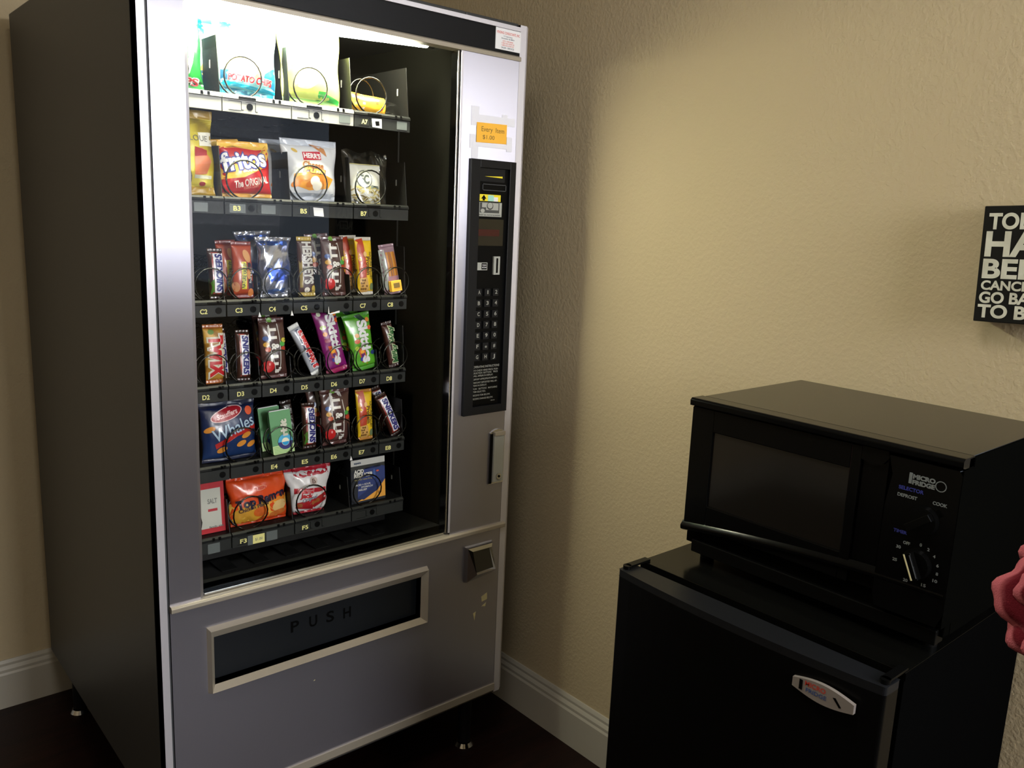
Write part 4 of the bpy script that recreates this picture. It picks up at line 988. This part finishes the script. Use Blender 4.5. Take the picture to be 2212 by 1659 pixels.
for k in range(16):
    a = 2*PI*k/16; b_ = 2*PI*(k+1)/16
    m.add([(x0+.0012, -1.0945+.0075*math.cos(a), 1.074+.0075*math.sin(a)), (x0+.0012, -1.0945+.0075*math.cos(b_), 1.074+.0075*math.sin(b_)), (x0+.0012, -1.0945+.0062*math.cos(b_), 1.074+.0062*math.sin(b_)), (x0+.0012, -1.0945+.0062*math.cos(a), 1.074+.0062*math.sin(a))], [(0, 1, 2, 3)], 'paleprint')
m.text('SELECTOR', -1.0570, 1.0600, .034, .005, 'blueprint', plane='x', at=x0+.0012, bold=.04); m.text('DEFROST', -1.0530, 1.0495, .027, .0045, 'paleprint', plane='x', at=x0+.0012, bold=.04)
m.text('COOK', -1.0965, 1.0500, .019, .0045, 'paleprint', plane='x', at=x0+.0012, bold=.04); m.text('TIMER', -1.0500, .9980, .019, .0045, 'blueprint', plane='x', at=x0+.0012, bold=.04)
kc = (-1.0765, .9590)
for s_, ang, r in (('OFF', 122, .030), ('0', 84, .029), ('2', 62, .029), ('4', 40, .029), ('6', 15, .029), ('8', -8, .029), ('10', -28, .031), ('15', -62, .029), ('20', -112, .029), ('25', 185, .029), ('30', 147, .031)):
    a = math.radians(ang); m.text(s_, kc[0]-r*math.cos(a), kc[1]+r*math.sin(a), .0032*len(s_), .0042, 'paleprint', plane='x', at=x0+.0012, bold=.04)
local(m.build('control_panel', MW, bevel=.001), MW)
def knob(yc, zc, ang, pointer):
    m = MB(); m.cyl((x0+.002, yc, zc), (x0-.006, yc, zc), .021, 'mw', 28, r2=.019)
    T = Matrix.Translation((0, yc, zc)) @ Matrix.Rotation(ang, 4, 'X')
    m.box(x0-.017, x0-.006, -.0055, .0055, -.0185, .0185, 'mw', T=T)
    if pointer: m.box(x0-.0176, x0-.017, .0020, .0042, -.018, .018, 'pointer', T=T); m.box(x0-.0176, x0-.017, -.0046, -.0034, -.016, .016, 'groove', T=T)
    local(m.build('knob', MW, bevel=.001), MW)
knob(-1.078, 1.022, math.radians(52), False)
knob(kc[0], kc[1], math.radians(-24), True)
for x in (.70, .96):
    for y in (-.71, -1.09):
        m = MB(); m.cyl((x, y, fz), (x, y, .864), .012, 'slot'); local(m.build('microwave_foot', MW), MW)

# ------------------------------------------------------------------ box sign on the wall
SG = empty('box_sign', (1.0, -.9712, 1.3575))
tag(SG, 'black wooden box sign with off-white capitals hung on the tan wall', 'sign')
m = MB(); m.box(.0, .0425, -.128, 0, -.0925, .0925, 'signface'); m.build('sign_board', SG, bevel=.0015)
m = MB()
def ln(t, y, zc, L, H): m.text(t, -y-L/2, zc, L, H, 'signtext', plane='x', at=-.0006, bold=.035)
ln('TODAY', .0085, .0690, .110, .0245); ln('HAS', .0070, .0335, .104, .0385); ln('BEEN', .0065, -.0060, .114, .0300)
ln('CANCELED', .0070, -.0330, .106, .0145); ln('GO BACK', .0060, -.0525, .109, .0175); ln('TO BED', .0055, -.0745, .110, .0205)
m.build('sign_lettering', SG); SG.rotation_euler.x = math.radians(-2.1)

# ------------------------------------------------------------------ pink fabric rose at the right edge, in a vase outside the frame
RS = empty('fabric_rose', (.462, -1.360, 0))
tag(RS, 'large dusty pink fleece rose cut off by the right edge', 'fabric flower')
cdir = Vector((-.4851-.428, -1.5306+1.331, 1.3972-1.03)).normalized()
m = MB(); colr = []
rs = random.Random(4)
q = cdir.to_track_quat('Z', 'Y').to_matrix().to_4x4(); T = Matrix.Translation((-.005, .004, 1.052)) @ q
VV = []; FF = []; CC = []
def petal(ang, rad, hgt, wid, curl, ph):
    nu, nv = 30, 20; o = len(VV)
    for j in range(nv+1):
        for i in range(nu+1):
            u = i/nu*2-1; v = j/nv
            a = ang+u*wid; r = rad*(.25+.75*v**.7)*(1+.03*math.sin(u*7+ph)); hz = hgt*(v**1.3)-.012*max(0, v-.8)*5*curl-.012*abs(u)**3
            rr = r*(1-.10*abs(u)**4*v)+.006*math.sin(u*5+ph)*v+.0025*math.sin(u*17+ph*2)*v**3
            VV.append(tuple(T @ Vector((rr*math.cos(a), rr*math.sin(a), hz)))); e = min(1, max(0, (v-.84)/.05+.5*math.sin(u*11+ph)*.5))
            c = Vector(lin((96, 24, 34))).lerp(Vector(lin((176, 92, 102))), e); CC.append((*c, 1))
    for j in range(nv):
        for i in range(nu):
            a_ = o+j*(nu+1)+i; FF.append((a_, a_+1, a_+nu+2, a_+nu+1))
for L_, (n, r, h_, w_) in enumerate(((6, .106, .000, .72), (6, .088, .018, .68), (5, .070, .034, .78), (4, .050, .046, .95), (3, .032, .052, 1.15), (2, .017, .054, 1.6))):
    for k in range(n): petal(2*PI*(k+.5*(L_ % 2)+.13*L_)/n, r, h_, w_, 1 if L_ < 3 else .2, rs.uniform(0, 6))
me = bpy.data.meshes.new('petals'); me.from_pydata(VV, [], FF); at = me.color_attributes.new('Col', 'FLOAT_COLOR', 'POINT'); at.data.foreach_set('color', np.array(CC, dtype=np.float32).ravel())
me.materials.append(M['petal']); me.polygons.foreach_set('use_smooth', [True]*len(me.polygons)); me.update()
o = bpy.data.objects.new('petals', me); COL.objects.link(o); o.parent = RS
s = o.modifiers.new('s', 'SOLIDIFY'); s.thickness = .005; s.offset = 0
m = MB(); m.tube([(0, 0, 1.02), (.03, -.03, .92), (.10, -.14, .70), (.14, -.22, .45)], .004, 'green'); m.build('stem', RS)
VS = empty('floor_vase', (.62, -1.60, 0)); tag(VS, 'dark floor vase just outside the right edge, holding the pink rose', 'vase')
m = MB(); pr = [(.07, 0), (.09, .05), (.10, .2), (.08, .35), (.045, .44), (.05, .47), (.043, .47), (.038, .43), (.07, .34), (.09, .2), (.08, .05), (.0, .04)]
n = 28; vs = [(r*math.cos(2*PI*i/n), r*math.sin(2*PI*i/n), z_) for r, z_ in pr for i in range(n)]
m.add(vs, [(j*n+i, j*n+(i+1) % n, (j+1)*n+(i+1) % n, (j+1)*n+i) for j in range(len(pr)-1) for i in range(n)], 'vase', True); m.build('vase_body', VS)

# ------------------------------------------------------------------ light
def area(name, loc, target, sx, sy, power, color):
    l = bpy.data.lights.new(name, 'AREA'); l.shape = 'RECTANGLE'; l.size = sx; l.size_y = sy; l.energy = power; l.color = color
    o = bpy.data.objects.new(name, l); COL.objects.link(o); o.location = loc
    o.rotation_euler = (Vector(target)-Vector(loc)).to_track_quat('-Z', 'Y').to_euler(); return o
area('daylight', (XR+.13, -2.11, 1.575), (-1, -2.11, 1.575), 1.78, 1.15, 15, (.80, .88, 1.0))
area('daylight', (.53, YF-.13, 1.80), (.53, 0, 1.80), .80, 1.08, 125, (1.0, .96, .90))
area('ceiling_fill', (-.25, -1.05, ZC-.02), (-.25, -1.05, 0), .5, .5, 12, (1.0, .95, .87))  # unseen fill lamp added overhead to lift the ambient light
wd = bpy.data.worlds.new('World'); scn.world = wd; wd.use_nodes = True
wd.node_tree.nodes['Background'].inputs[0].default_value = (.55, .65, .8, 1); wd.node_tree.nodes['Background'].inputs[1].default_value = .8

# ------------------------------------------------------------------ camera
cam = bpy.data.cameras.new('camera'); co = bpy.data.objects.new('camera', cam); COL.objects.link(co)
cam.sensor_width = 36; cam.lens = 1830.86/2212*36; cam.clip_start = .02
r = Vector((.75803656, -.65086364, .04191765)); u = Vector((.0931089, .17160422, .9807562)); f = Vector((.6455318, .73954615, -.19068347))
mw = Matrix((r, u, -f)).transposed().to_4x4(); mw.translation = (-.4851, -1.5306, 1.3972); co.matrix_world = mw
scn.camera = co
scn.view_settings.view_transform = 'Standard'; scn.view_settings.look = 'None'
scn.view_settings.exposure = -.12; scn.view_settings.gamma = 1; scn.view_settings.use_curve_mapping = False
